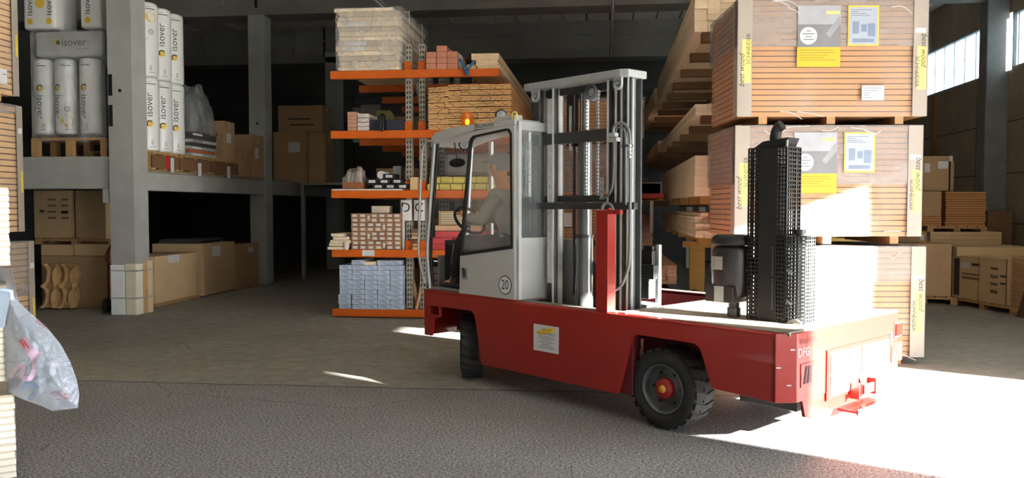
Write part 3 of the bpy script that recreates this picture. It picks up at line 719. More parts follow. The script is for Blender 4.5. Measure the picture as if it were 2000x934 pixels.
# ---- exhaust tower, air filter and small guard on the rear deck
EV = .48
def mesh_panel(mb, p0, du, dz, nu, nz, th=.0035, m=0):
    p0, du, dz = Vector(p0), Vector(du), Vector(dz)
    for i in range(nu + 1): a = p0 + du * i / nu; mb.bar(a, a + dz, th, th, m, up=du)
    for j in range(nz + 1): a = p0 + dz * j / nz; mb.bar(a, a + du, th * 1.3, th, m)
ua, ub = .60, .295
ex = part('exhaust_tower')
q = MB(); zt, zb = 2.13, .86
mesh_panel(q, (.48, ua, zb), (0, -.095, 0), (0, 0, zt - zb), 3, 42, .010); mesh_panel(q, (.48, ub + .075, zb), (0, -.07, 0), (0, 0, zt - zb), 3, 42, .010)
mesh_panel(q, (.48, ua, zb), (.20, 0, 0), (0, 0, zt - zb), 6, 42, .010); mesh_panel(q, (.48, ub, zb), (.20, 0, 0), (0, 0, zt - zb), 6, 42, .010); mesh_panel(q, (.68, ua, zb), (0, -.30, 0), (0, 0, zt - zb), 9, 42, .010)
q.build('perforated_guard', BLACK, ex)
q = MB(); q.box((.476, ub + .075, zb), (.484, ua - .085, zt)); q.box((.478, ub - .004, zb + .02), (.49, ub + .006, zt + .05), 1)
for zz in (1.18, 1.6): q.box((.474, ub + .06, zz), (.486, ua - .06, zz + .015), 0)
for k_ in range(26): q.cyl((.4755, ub + .10, .95 + k_ * .018), (.477, ub + .10, .95 + k_ * .018), .004, 2, 6)
q.prism([(ub, zt + .07), (ub + .03, zt), (ua - .02, zt), (ua - .1, zt + .05)], 'x', .50, .66); q.build('guard_plate', [BLACKM, STEEL_LT, GREYP], ex)
q = MB(); q.cyl((.58, .445, .87), (.58, .445, 2.0), .085, 0, 24)
pth = [(.58, .445, 1.95), (.58, .445, 2.17), (.58, .445, 2.22), (.58, .43, 2.275), (.58, .39, 2.30)]
q.tube(pth, .040, 0, 18, 2); q.build('exhaust_pipe', mat('sooty_steel', (52, 51, 50), .5, metal=.5, var=.2), ex)
sg = part('battery_guard')
q = MB(); mesh_panel(q, (.50, .285, .865), (0, -.13, 0), (0, 0, .62), 5, 24, .007); mesh_panel(q, (.50, .155, .865), (.14, 0, 0), (0, 0, .62), 5, 24, .007); mesh_panel(q, (.50, .285, .865), (.14, 0, 0), (0, 0, .62), 5, 24, .007); mesh_panel(q, (.64, .285, .865), (0, -.13, 0), (0, 0, .62), 5, 24, .007)
q.build('perforated_guard', mat('grey_mesh', (86, 90, 90), .5, metal=.4), sg)
q = MB(); q.cyl((.57, .235, .87), (.57, .235, 1.48), .045, 0, 18); q.cyl((.57, .235, 1.48), (.57, .235, 1.50), .03, 0, 18); q.cyl((.57, .235, 1.50), (.57, .235, 1.535), .042, 0, 18); q.build('filler_tube', STEEL, sg)
for pts_ in ([(.5, .30, 1.0), (.5, .285, 1.02), (.49, .25, 1.0)], [(.5, .30, 1.22), (.5, .285, 1.24), (.49, .25, 1.22)], [(.49, .26, .87), (.47, .20, .885), (.47, .16, .865)]):
    q = MB(); q.tube(pts_, .012); q.build('hose_stub', GREYP, sg)
af = part('air_filter')
AU, AV = .775, .55
q = MB(); q.lathe([(.001, 1.0), (.12, 1.0), (.135, 1.02), (.14, 1.05), (.15, 1.10), (.155, 1.13), (.155, 1.30), (.15, 1.37), (.13, 1.395), (.001, 1.40)], (AV, AU, 0), n=32); q.box((AV - .15, AU - .10, .97), (AV + .06, AU + .145, 1.10)); q.tube([(AV, AU - .12, 1.22), (AV + .04, AU - .2, 1.25), (AV + .04, AU - .3, 1.3)], .06, 0, 16, 2); q.build('filter_body', mat('black_plastic', (38, 34, 36), .42, var=.1), af, bevel=.008)
q = MB(); q.lathe([(.001, 1.405), (.15, 1.405), (.165, 1.42), (.15, 1.465), (.12, 1.485), (.001, 1.487)], (AV, AU, 0), n=32); q.cyl((AV, AU, 1.39), (AV, AU, 1.41), .09, 0); q.build('filter_cap', BLACK, af)
q = MB(); q.cyl((AV - .02, AU - .03, .86), (AV - .02, AU - .03, 1.0), .042, 0, 20); q.cyl((AV - .02, AU - .03, .86), (AV - .02, AU - .03, .925), .052, 0, 20); q.build('filter_stand', STEEL, af)
q = MB(); q.box((AV - .156, AU - .01, 1.22), (AV - .152, AU + .085, 1.32)); q.box((AV - .157, AU + .055, 1.235), (AV - .155, AU + .07, 1.305), 1)
q.box((AV - .157, AU - .0, 1.29), (AV - .155, AU + .04, 1.296), 1); q.build('filter_label', [mat('label_grey', (150, 146, 142), .5), INKG], af); q = MB(); q.box((AV - .155, AU - .02, .975), (AV - .15, AU + .06, 1.095)); q.build('bracket_plate', GREYP, af)
# ================================================================== THE DRIVER
def skin(name, nodes, edges, m, parent=None, sub=2, root=None):
    keys = list(nodes); me = bpy.data.meshes.new(name)
    me.from_pydata([tuple(nodes[k][0]) for k in keys], [(keys.index(a), keys.index(b)) for a, b in edges], [])
    o = bpy.data.objects.new(name, me); COL.objects.link(o); me.materials.append(m)
    if parent: o.parent = parent
    sk = me.skin_vertices.new(name='') if hasattr(me.skin_vertices, 'new') else None
    md = o.modifiers.new('skin', 'SKIN'); md.use_smooth_shade = True
    if not me.skin_vertices:
        bm = bmesh.new(); bm.from_mesh(me); bm.verts.layers.skin.verify(); bm.to_mesh(me); bm.free()
    for i, k in enumerate(keys):
        sv = me.skin_vertices[0].data[i]; r = nodes[k][1]
        sv.radius = (r, r) if isinstance(r, (int, float)) else r
        sv.use_root = (k == (root or keys[0]))
    sb = o.modifiers.new('sub', 'SUBSURF'); sb.levels = sub; sb.render_levels = sub
    return o
SKIN = mat('skin', (214, 150, 116), .5, var=.05)
JACKET = mat('grey_work_jacket', (150, 150, 148), .8, var=.1, bump=.2, bscale=30)
TROUS = mat('black_work_trousers', (26, 26, 30), .8, var=.1)
per = thing('person', 'seated driver in grey jacket and black trousers, hands on the wheel in the cab', 'person', WT(2.95, .3, .87), T_RZ)
def L_(u, v, z): return Vector((v - .3, u - 2.95, z - .87))
sh = {}; PV = .27
def nd(k, u, v, z, r): sh[k] = (L_(u, v, z), r)
nd('pelvis', 2.95, PV, 1.31, .13); nd('waist', 2.95, PV, 1.45, .125); nd('chest', 3.02, PV, 1.66, .145); nd('upper', 3.07, PV, 1.80, .12); nd('neck', 3.12, PV, 1.91, .055)
nd('jaw', 3.16, PV, 2.00, .07); nd('skull', 3.15, PV, 2.10, .098); nd('crown', 3.13, PV, 2.17, .07); nd('nose', 3.265, PV, 2.06, .016)
E_ = [('pelvis', 'waist'), ('waist', 'chest'), ('chest', 'upper'), ('upper', 'neck'), ('neck', 'jaw'), ('jaw', 'skull'), ('skull', 'crown'), ('skull', 'nose')]
for s_, vv in (('l', -1), ('r', 1)):
    nd('sho' + s_, 3.06, PV + .13 * vv, 1.81, .065); nd('elb' + s_, 3.24, PV + .17 * vv, 1.56, .045); nd('wri' + s_, 3.50, PV + .11 * vv, 1.60, .03); nd('palm' + s_, 3.57, PV + .11 * vv, 1.625, .034)
    E_ += [('upper', 'sho' + s_), ('sho' + s_, 'elb' + s_), ('elb' + s_, 'wri' + s_), ('wri' + s_, 'palm' + s_)]
    for f_ in range(4):
        vo = PV + .11 * vv + (f_ - 1.5) * .019
        nd('f%d%s' % (f_, s_), 3.625, vo, 1.645 - .004 * abs(f_ - 1), .009); nd('g%d%s' % (f_, s_), 3.645 + .004 * (f_ == 1), vo, 1.615, .008)
        E_ += [('palm' + s_, 'f%d%s' % (f_, s_)), ('f%d%s' % (f_, s_), 'g%d%s' % (f_, s_))]
    nd('t' + s_, 3.60, PV + .07 * vv, 1.60, .010); nd('tt' + s_, 3.63, PV + .06 * vv, 1.59, .009); E_ += [('palm' + s_, 't' + s_), ('t' + s_, 'tt' + s_)]
    nd('hip' + s_, 2.98, PV + .09 * vv, 1.31, .09); kv = PV + .13 * vv
    nd('kne' + s_, 3.60, kv, 1.36, .062); nd('cal' + s_, 3.66, kv, 1.15, .055); nd('ank' + s_, 3.70, kv, .95, .038); nd('toe' + s_, 3.86, kv, .91, .035)
    E_ += [('pelvis', 'hip' + s_), ('hip' + s_, 'kne' + s_), ('kne' + s_, 'cal' + s_), ('cal' + s_, 'ank' + s_), ('ank' + s_, 'toe' + s_)]
skin('body', sh, E_, SKIN, per)
def sub_skin(name, ks, grow, m, extra=None):
    nn = {k: (sh[k][0], sh[k][1] + grow) for k in ks}
    if extra: nn.update(extra)
    return skin(name, nn, [e for e in E_ if e[0] in nn and e[1] in nn], m, per, root=ks[0])
sub_skin('jacket', ['pelvis', 'waist', 'chest', 'upper', 'shol', 'elbl', 'wril', 'shor', 'elbr', 'wrir'], .018, JACKET)
sub_skin('trousers', ['pelvis', 'hipl', 'knel', 'call', 'ankl', 'hipr', 'kner', 'calr', 'ankr'], .016, TROUS)
for s_, vv in (('l', -1), ('r', 1)):
    kv = PV + .13 * vv; q = MB(); a = L_(3.70, kv, .905); q.ball((a.x, a.y + .05, a.z), (.052, .15, .045)); q.ball((a.x, a.y - .02, a.z + .05), (.05, .06, .07)); q.box((a.x - .05, a.y - .08, a.z - .035), (a.x + .05, a.y + .19, a.z - .02)); q.build('shoe', mat('dark_shoe', (52, 50, 50), .7), per)
q = MB(); a = L_(3.60, .118, 1.34); q.tube([L_(3.62, .075, 1.33), L_(3.66, .08, 1.15), L_(3.70, .095, .98)], .005); q.build('reflective_piping', WHITEP, per)
a = L_(3.14, PV, 2.13); q = MB(); q.ball((a.x, a.y, a.z), (.108, .125, .10)); q.prism([(a.x - .07, a.y + .08), (a.x + .07, a.y + .08), (a.x + .05, a.y + .20), (a.x - .05, a.y + .20)], 'z', a.z + .0, a.z + .012); q.build('cap', mat('grey_cap', (150, 158, 166), .8), per)
for vv in (-1, 1):
    q = MB(); q.ball((a.x + vv * .098, a.y - .01, a.z - .06), (.012, .03, .035)); q.build('ear', SKIN, per)
q = MB()
for vv in (-1, 1): q.ball((a.x + vv * .034, a.y + .112, a.z - .055), (.012, .01, .008))
q.box((a.x - .025, a.y + .10, a.z - .135), (a.x + .025, a.y + .112, a.z - .128)); q.build('face_features', mat('dark_brown', (60, 34, 26), .6), per)

# ================================================================== WOOD FIBRE BOARD PACKS
def script_mark(mb, M, s, mi): mb.text('best wood', M, s, mi, shear=.32, sx=.92)
BW = 1.95; BD = 1.22
PRINTC = mat('corner_board_print', (160, 152, 142), .6, var=.04)
def board_pack(label, loc, rz, W, D, n, pitch, sheets=True, note=False, corners=(1, 1), group=None, film_top=.5, info_x=.56, shape=None, brd=None, bear=.08):
    t = thing('insulation_board_pack', label, 'board pack', loc, rz, group)
    bm_ = MB(); bm_.box((0, 0, 0), (W, D, pitch * .80)); bm_.box((0.014, .016, pitch * .78), (W - .014, D - .016, pitch), 1)
    me = bm_.mesh('insulation_board', [brd or BOARD, mat('board_gap', (92, 64, 38), .9)])
    for i in range(n):
        o = bpy.data.objects.new('insulation_board', me); COL.objects.link(o); o.parent = t; o.location = (jit(.004), jit(.004), bear + i * pitch)
    zt = bear + n * pitch
    if bear:
        q = MB(); q.box((0, 0, 0), (.09, D, bear)); me2 = q.mesh('bearer', PALW)
        for x in (.02 + W * .1, W / 2 - .04, W * .9 - .1):
            o = bpy.data.objects.new('bearer', me2); COL.objects.link(o); o.parent = t; o.location = (x, 0, 0)
    e = .012
    q = MB()
    def sheet(a, b, cdir, nx, nz, ins):      # crumpled film sheet between two bottom corners
        vs = []; fs = []; a = Vector(a); b = Vector(b); nrm = Vector(cdir)
        for j in range(nz + 1):
            for i in range(nx + 1):
                p = a.lerp(b, i / nx) + Vector((0, 0, (zt - bear + .004) * j / nz)); k = RND.uniform(0, ins) if 0 < i < nx else ins * .3
                vs.append(p + nrm * k)
        for j in range(nz):
            for i in range(nx): fs.append((j * (nx + 1) + i, j * (nx + 1) + i + 1, (j + 1) * (nx + 1) + i + 1, (j + 1) * (nx + 1) + i))
        q.add(vs, fs, 0, True)
    sheet((-e, -e, bear), (W + e, -e, bear), (0, -1, 0), 14, 8, .012); sheet((W + e, -e, bear), (W + e, D + e, bear), (1, 0, 0), 8, 8, .014); sheet((-e, D + e, bear), (-e, -e, bear), (-1, 0, 0), 8, 8, .014)
    q.add([(-e, -e, zt + .004), (W + e, -e, zt + .004), (W + e, D + e, zt + .004), (-e, D + e, zt + .004)], [(0, 1, 2, 3)], 0)
    q.build('plastic_wrap', FILM, t)
    z0 = bear + (zt - bear) * film_top
    q = MB(); q.box((-e - .014, -e - .016, z0), (W + e + .014, D + e + .014, zt + .008)); qq = q.build('film_band', FILM_HAZE, t)
    # folds of surplus film along the top and bottom edges
    for k in range(7 if corners == (1, 1) else 0):
        x = RND.uniform(.05, W - .35); zz = RND.choice((zt - .02, zt - .05, zt - .09, bear + .05)); l = RND.uniform(.08, .3); q = MB()
        q.tube([(x, -.034, zz), (x + l * .5, -.038, zz - RND.uniform(-.03, .07)), (x + l, -.034, zz - RND.uniform(-.05, .09))], .003, n=5, sub=1)
        q.build('film_fold', mat('film_crease', (226, 228, 230), .25, var=.02), t)
    for side in (0, 1):
        if not corners[side]: continue
        q = MB(); cw = .15 if corners[side] == 1 else .085; x0 = -.02 if side == 0 else W + .02 - cw
        q.box((x0, -.034, bear), (x0 + cw, -.03, zt - .0), 0)
        xs = -.026 if side == 0 else W + .022
        q.box((xs, -.034, bear), (xs + .004, .13, zt), 0)
        zc = bear + (zt - bear) * (.48 if side == 0 else .42)
        if corners[side] == 2:
            q.quad((x0 + .05, -.0345, zc - .15), (x0 + .08, -.0345, zc - .15), (x0 + .08, -.0345, zc + .09), (x0 + .05, -.0345, zc + .09), 1)
            q.quad((x0 + .02, -.035, zt - .30), (x0 + .08, -.035, zt - .30), (x0 + .08, -.035, zt - .24), (x0 + .02, -.035, zt - .24), 3)
            q.build('corner_board', [PRINTC, mat('yellow_mark', (220, 200, 70), .5), INKG, WHITEP], t); continue
        q.quad((x0 + .045, -.0345, zc - .24), (x0 + cw - .012, -.0345, zc - .24), (x0 + cw - .012, -.0345, zc + .22), (x0 + .045, -.0345, zc + .22), 1)
        if side == 0:
            script_mark(q, frame_m((x0 + .042, -.0352, zc - .11), (0, 0, 1), (-1, 0, 0)), .088, 2)
            q.text('SCHNEIDER', frame_m((x0 + .112, -.0352, zc + .12), (0, 0, 1), (-1, 0, 0)), .062, 2)
        else:
            script_mark(q, frame_m((x0 + .112, -.0352, zc + .18), (0, 0, -1), (1, 0, 0)), .088, 2)
            q.text('SCHNEIDER', frame_m((x0 + .042, -.0352, zc - .05), (0, 0, -1), (1, 0, 0)), .062, 2)
            q.quad((x0 + .02, -.035, zt - .36), (x0 + .13, -.035, zt - .36), (x0 + .13, -.035, zt - .31), (x0 + .02, -.035, zt - .31), 3)
        q.build('corner_board', [PRINTC, YELL, INKG if False else mat('print_grey', (58, 55, 50), .6), WHITEP], t)
    if sheets:
        x0 = W * .31; zt2 = zt - .07
        q = MB(); yy = -.036
        def R(a, b, c, d, m_, k=0.0): q.quad((a, yy - k, c), (b, yy - k, c), (b, yy - k, d), (a, yy - k, d), m_)
        R(x0, x0 + .455, zt2 - .44, zt2, 0); R(x0, x0 + .455, zt2 - .44, zt2 - .2, 1, .0004)
        q.add([(x0 + .3, yy - .0006, zt2 - .3), (x0 + .43, yy - .0006, zt2 - .12), (x0 + .45, yy - .0006, zt2 - .12), (x0 + .45, yy - .0006, zt2 - .2), (x0 + .34, yy - .0006, zt2 - .34)], [(0, 1, 2, 3, 4)], 2)
        R(x0 + .30, x0 + .44, zt2 - .09, zt2 - .06, 3, .0008)
        q.cyl((x0 + .115, yy - .001, zt2 - .32), (x0 + .115, yy - .0014, zt2 - .32), .092, 4, 28)
        for j, wl in enumerate((.05, .13, .06, .11)): R(x0 + .115 - wl / 2, x0 + .115 + wl / 2, zt2 - .275 - j * .03, zt2 - .263 - j * .03, 5, .002)
        q.build('photo_leaflet', [mat('leaflet_white', (160, 164, 172), .4), mat('leaflet_grey', (120, 122, 128), .4), mat('leaflet_mid', (142, 146, 152), .4), YELL, WHITEP, INKG], t)
        q = MB(); R(x0 - .005, x0 + .455, zt2 - .65, zt2 - .44, 0)
        for j, wl in enumerate((.36, .38, .30, .27, .39)): R(x0 + .02, x0 + .02 + wl, zt2 - .475 - j * .026, zt2 - .468 - j * .026, 1, .0006)
        q.build('yellow_sheet', [mat('yellow_sheet_paper', (206, 174, 40), .55, var=.04), mat('yellow_sheet_print', (150, 120, 40), .6)], t)
        q = MB(); x1 = x0 + .53; R(x1, x1 + .33, zt2 - .43, zt2 + .0, 0); R(x1 + .02, x1 + .31, zt2 - .41, zt2 - .02, 1, .0005)
        for j, wl in enumerate((.22, .08, .16, .20)): R(x1 + .035, x1 + .035 + wl, zt2 - .05 - j * .02, zt2 - .043 - j * .02, 2, .001)
        for (a, b, c_, d) in ((.05, .12, .30, .17), (.14, .20, .28, .20), (.21, .29, .33, .19), (.05, .28, .39, .35)): R(x1 + a, x1 + b, zt2 - c_, zt2 - d, 3, .001)
        q.build('data_sheet', [mat('yellow_border', (196, 180, 84), .5), mat('sheet_bluish', (158, 168, 184), .4), INKG, mat('sheet_block', (118, 134, 158), .5)], t)
    if note:
        q = MB(); yy = -.037; x0 = W * .66; z0 = bear + .17
        def R(a, b, c, d, m_, k=0.0): q.quad((a, yy - k, c), (b, yy - k, c), (b, yy - k, d), (a, yy - k, d), m_)
        R(x0, x0 + .235, z0, z0 + .155, 0)
        for j, wl in enumerate((.19, .16, .08, .06, .10)): R(x0 + .015, x0 + .015 + wl, z0 + .125 - j * .025, z0 + .133 - j * .025, 1, .0006)
        q.build('delivery_note', [WHITEP, INKG], t)
    return t
RZP = CAM_YAW - .012
pk = P(1440, 700, 8.95)
gp = 'wrapped insulation board packs beside the truck'
board_pack('bottom wrapped insulation board pack standing on the floor behind the truck tail', (1.455, 8.95, 0), RZP, BW, BD, 20, .0595, sheets=False, film_top=.68, group=gp)
board_pack('middle wrapped insulation board pack with sunlit front, second in the right stack', (1.41, 8.97, 1.30), RZP, BW, BD, 20, .0592, film_top=.47, group=gp)
board_pack('top wrapped insulation board pack with small white delivery note, highest in the right stack', (1.425, 8.98, 2.585), RZP, BW + .02, BD, 21, .0592, note=True, film_top=.60, group=gp)
# left stack, three packs at the frame's edge
lx, lyf = -6.42, 8.3
gl_ = 'insulation board packs in the stack by the left gallery'
LB = mat('pale_fibre_board', (224, 182, 128), .85, var=.08, scale=5, bump=.2, bscale=90, stretch=(.5, 1, 1), rv=.07)
board_pack('lowest wrapped wood fibre board pack behind the plastic bag', (lx + .06, lyf - BW + .06, 0), PI / 2, BW, BD, 19, .065, sheets=False, corners=(0, 2), film_top=.52, group=gl_, brd=LB)
board_pack('middle wood fibre board pack, yellow mark on its corner strip, left of the cartons', (lx, lyf - BW, 1.345), PI / 2, BW, BD, 21, .0655, sheets=False, corners=(0, 2), film_top=.93, group=gl_, brd=LB)
q_ = board_pack('uppermost wood fibre board pack left of the hooded roll pallet', (lx - .01, lyf - BW - .02, 2.83), PI / 2, BW, BD, 21, .0655, sheets=False, corners=(0, 2), film_top=.93, group=gl_, brd=LB)
a_ = PX(2, 150, lx); q = MB(); zz = a_.z - 2.83; xx = a_.y - (lyf - BW - .02); q.box((xx - .12, -.05, zz - .08), (xx + .04, -.046, zz + .08)); q.box((xx - .03, -.0505, zz + .02), (xx + .03, -.05, zz + .03), 1); q.build('delivery_note', [WHITEP, INKG], q_)
# brown pack stack behind the mast
bx0, bx1 = xat(1088, 14.2), xat(1250, 14.2)
gb = 'board packs stacked behind the mast'
board_pack('brown board pack on the floor behind the mast, lowest of its stack', (bx0, 14.2, 0), 0, bx1 - bx0, 1.2, 16, .058, sheets=False, corners=(0, 0), film_top=.9, group=gb)
t_ = board_pack('orange slatted board pack with white note seen through the mast', (bx0 + .02, 14.2, 1.03), 0, bx1 - bx0, 1.2, 12, .058, sheets=False, corners=(0, 0), film_top=.9, group=gb)
q = MB(); q.box((.10, -.05, .32), (.24, -.046, .56)); q.build('delivery_note', WHITEP, t_)
board_pack('film wrapped board pack third from the floor behind the mast', (bx0 - .01, 14.2, 1.83), 0, bx1 - bx0, 1.2, 15, .058, sheets=False, corners=(0, 0), film_top=.05, group=gb)
board_pack('topmost board pack behind the mast head', (bx0 + .05, 14.2, 2.80), 0, bx1 - bx0, 1.2, 12, .058, sheets=False, corners=(0, 0), film_top=.9, group=gb)
# near white board packs at the very left, and the bag hung on them
WB = mat('white_board', (228, 222, 210), .8, var=.06, scale=4)
def near_pack(label, z0, z1, n, px):
    c = ray(px, 500); a = math.atan2(c[0], c[1])
    d = 4.55; ux, uy = math.cos(-a), math.sin(-a)       # along the face, square to the line of sight
    r = ray(px, 500); rt = P(px, 500, d * math.cos(.1)); W = .9
    t = thing('white_board_pack', label, 'board pack', (rt.x - ux * W, rt.y - uy * W, z0), -a, 'white board packs at the left edge')
    pitch = (z1 - z0) / n; me = MB().box((0, 0, 0), (W, .5, pitch * .7)).box((0, .004, pitch * .7), (W - .004, .5, pitch), 1).mesh('white_board', [WB, mat('board_shadow_gap', (196, 188, 172), .9)])
    for i in range(n):
        o = bpy.data.objects.new('white_board', me); COL.objects.link(o); o.parent = t; o.location = (jit(.004), jit(.006), i * pitch)
    for x in (.08, .5):
        q = MB(); q.box((x, 0, -.04 if z0 > .1 else -z0), (x + .08, .5, 0)); q.build('bearer', PALW, t)
    return t
near_pack('lowest white board pack under the hanging plastic bag', .045, .555, 12, 21)
near_pack('middle white board pack that the plastic bag hangs from', .64, 1.22, 15, 10)
near_pack('top white board pack at the left edge above the plastic bag', 1.345, 1.815, 12, 20)
# ---- bag
BD_ = 4.5
outl = [(8, 570), (22, 572), (34, 588), (60, 612), (92, 640), (118, 672), (137, 706), (150, 742), (155, 770), (152, 797), (128, 800), (102, 803), (80, 793), (60, 786), (38, 778), (14, 764), (10, 700), (9, 640)]
def bagpt(px, py, off): return P(px, py, BD_ - off)
def inside_d(x, y):
    ins = False; dm = 1e9; n = len(outl)
    for i in range(n):
        x0, y0 = outl[i]; x1, y1 = outl[(i + 1) % n]
        if (y0 > y) != (y1 > y) and x < (x1 - x0) * (y - y0) / (y1 - y0) + x0: ins = not ins
        dx, dy = x1 - x0, y1 - y0; tt = max(0, min(1, ((x - x0) * dx + (y - y0) * dy) / (dx * dx + dy * dy))); dm = min(dm, math.hypot(x - x0 - tt * dx, y - y0 - tt * dy))
    return dm if ins else -dm
from mathutils import noise as MN
def bag_off(x, y):
    d = max(0.0, inside_d(x, y)); k = min(1, d / 45); k = math.sin(k * PI / 2)
    cr = MN.noise(Vector((x / 16, y / 26, 1.7))) * .018 + abs(MN.noise(Vector((x / 34 + y / 60, y / 20 - x / 50, 4.2)))) * .034
    rad = math.hypot(x - 128, y - 768); cr += .012 * math.sin(math.atan2(y - 768, x - 128) * 13) * math.exp(-rad / 40)
    return .11 * k * (.35 + .65 * min(1, max(0, (y - 560) / 160))) + cr * k
bag = thing('plastic_bag', 'pale blue printed plastic bag hanging from the white board pack', 'bag', tuple(bagpt(15, 575, 0)))
b0 = bagpt(15, 575, 0)
cx_, cy_ = 78, 715
rings = 26; nO = len(outl) * 5; vsF = []; vsB = []
dense = []
for i in range(len(outl)):
    for k in range(5):
        a = Vector(outl[i]); b_ = Vector(outl[(i + 1) % len(outl)]); dense.append(a.lerp(b_, k / 5))
for r_ in range(rings + 1):
    f_ = r_ / rings
    for p in dense:
        x = cx_ + (p.x - cx_) * f_; y = cy_ + (p.y - cy_) * f_
        ins_ = inside_d(x, y)
        o_ = bag_off(x, y)
        vsF.append(bagpt(x, y, o_) - b0); vsB.append(bagpt(x, y, -o_ * .9 - .002) - b0)
fs = []
for r_ in range(rings):
    for i in range(len(dense)):
        j = (i + 1) % len(dense); fs.append((r_ * len(dense) + i, r_ * len(dense) + j, (r_ + 1) * len(dense) + j, (r_ + 1) * len(dense) + i))
q = MB(); q.add(vsF, fs, 0, True); q.add(vsB, [f_[::-1] for f_ in fs], 0, True)
bt = NT('printed_bag_film'); v = bt.coords()
n1 = bt.noise(v, 5.5, 2, .5, 1.0)
colb = bt.ramp(n1, [(.40, lin((200, 214, 234))), (.60, lin((208, 220, 238))), (.66, lin((206, 178, 200))), (.78, lin((204, 150, 176)))])
nb_ = bt.bump(bt.noise(v, 16, 6, .7, 2.5), .9, .05)
pb = bt.bsdf(colb, .14, 0, nb_, .6, .8); trb = bt.new('ShaderNodeBsdfTranslucent'); bt.link(colb, trb.inputs['Color'])
mxb = bt.new('ShaderNodeMixShader'); mxb.inputs[0].default_value = .18; bt.link(pb, mxb.inputs[1]); bt.link(trb.outputs[0], mxb.inputs[2])
q.build('bag_film', bt.done(mxb.outputs[0]), bag)
def ribbon(pts, w, name, m_):
    q = MB(); ps = [Vector(p) for p in pts]
    for _ in range(3):
        z = [ps[0]]
        for a, b_ in zip(ps, ps[1:]): z += [a * .75 + b_ * .25, a * .25 + b_ * .75]
        ps = z + [ps[-1]]
    vs = []
    for i, p in enumerate(ps):
        d = (ps[min(i + 1, len(ps) - 1)] - ps[max(i - 1, 0)]).normalized(); nn = Vector((-d.y, d.x))
        for sg_ in (-1, 0, 1): e_ = p + nn * w * sg_; vs.append(bagpt(e_.x, e_.y, bag_off(e_.x, e_.y) + .004) - b0)
    q.add(vs, [f_ for i in range(len(ps) - 1) for f_ in ((3 * i, 3 * i + 1, 3 * i + 4, 3 * i + 3), (3 * i + 1, 3 * i + 2, 3 * i + 5, 3 * i + 4))], 0, True); q.build(name, m_, bag)
PNK = mat('pink_print', (190, 166, 192), .35); BLP = mat('blue_grey_print', (120, 142, 178), .35); RDP = mat('red_print', (186, 78, 92), .35)
ribbon([(20, 738), (34, 714), (48, 716), (40, 738), (62, 742), (68, 712), (62, 700)], 4.5, 'printed_stroke', PNK)
ribbon([(50, 768), (44, 756), (58, 748), (74, 756), (66, 772), (58, 782)], 4.5, 'printed_stroke', BLP)
ribbon([(42, 662), (52, 678), (64, 690), (72, 700)], 10, 'printed_stroke', PNK)
ribbon([(40, 664), (47, 672), (54, 682)], 5, 'printed_stroke', RDP)
q = MB(); q.add([bagpt(*p, .02) - b0 for p in ((-30, 566), (22, 568), (22, 580), (16, 600), (9, 640), (-30, 640))], [(0, 1, 2, 3, 4, 5)]); q.tube([bagpt(-20, 567, .03) - b0, bagpt(8, 566, .03) - b0, bagpt(22, 569, .02) - b0, bagpt(23, 585, .01) - b0], .012); q.build('bag_handle', mat('bag_blue_edge', (176, 196, 220), .3), bag)
fl = MB(); yy = 4.75
fl.add([P(-40, 520, yy), P(22, 524, yy), P(27, 545, yy - .02), P(33, 575, yy), P(42, 602, yy + .02), P(20, 596, yy), P(-40, 585, yy)], [(0, 1, 2, 3, 4, 5, 6)])
sm = fl.build('film_sheet', mat('grey_film', (150, 150, 154), .4, var=.06)); md = sm.modifiers.new('thickness', 'SOLIDIFY'); md.thickness = .003
tag(sm, 'grey plastic film flap hanging between the two white board packs', 'film')
# ================================================================== SHARED SMALL GOODS
def pallet(label, loc, W, D, rz=0, group='wooden pallets', h=.14):
    t = thing('wooden_pallet', label, 'pallet', loc, rz, group)
    q = MB(); n = max(5, int(W / .16))
    for i in range(n): q.box((i * W / n + .01, 0, h - .022), ((i + 1) * W / n - .01, D, h))
    q.build('top_deck', PALW, t)
    q = MB().box((0, 0, h - .045), (W, .1, h - .022)); me = q.mesh('stringer', PALW)
    for y in (0, D / 2 - .05, D - .1): copyo = bpy.data.objects.new('stringer', me); COL.objects.link(copyo); copyo.parent = t; copyo.location = (0, y, 0)
    me = MB().box((0, 0, .02), (.11, .1, h - .045)).mesh('block', PALW)
    for x in (0, W / 2 - .055, W - .11):
        for y in (0, D / 2 - .05, D - .1): o = bpy.data.objects.new('block', me); COL.objects.link(o); o.parent = t; o.location = (x, y, 0)
    me = MB().box((0, 0, 0), (.11, D, .02)).mesh('runner', PALW)
    for x in (0, W / 2 - .055, W - .11): o = bpy.data.objects.new('runner', me); COL.objects.link(o); o.parent = t; o.location = (x, 0, 0)
    return t
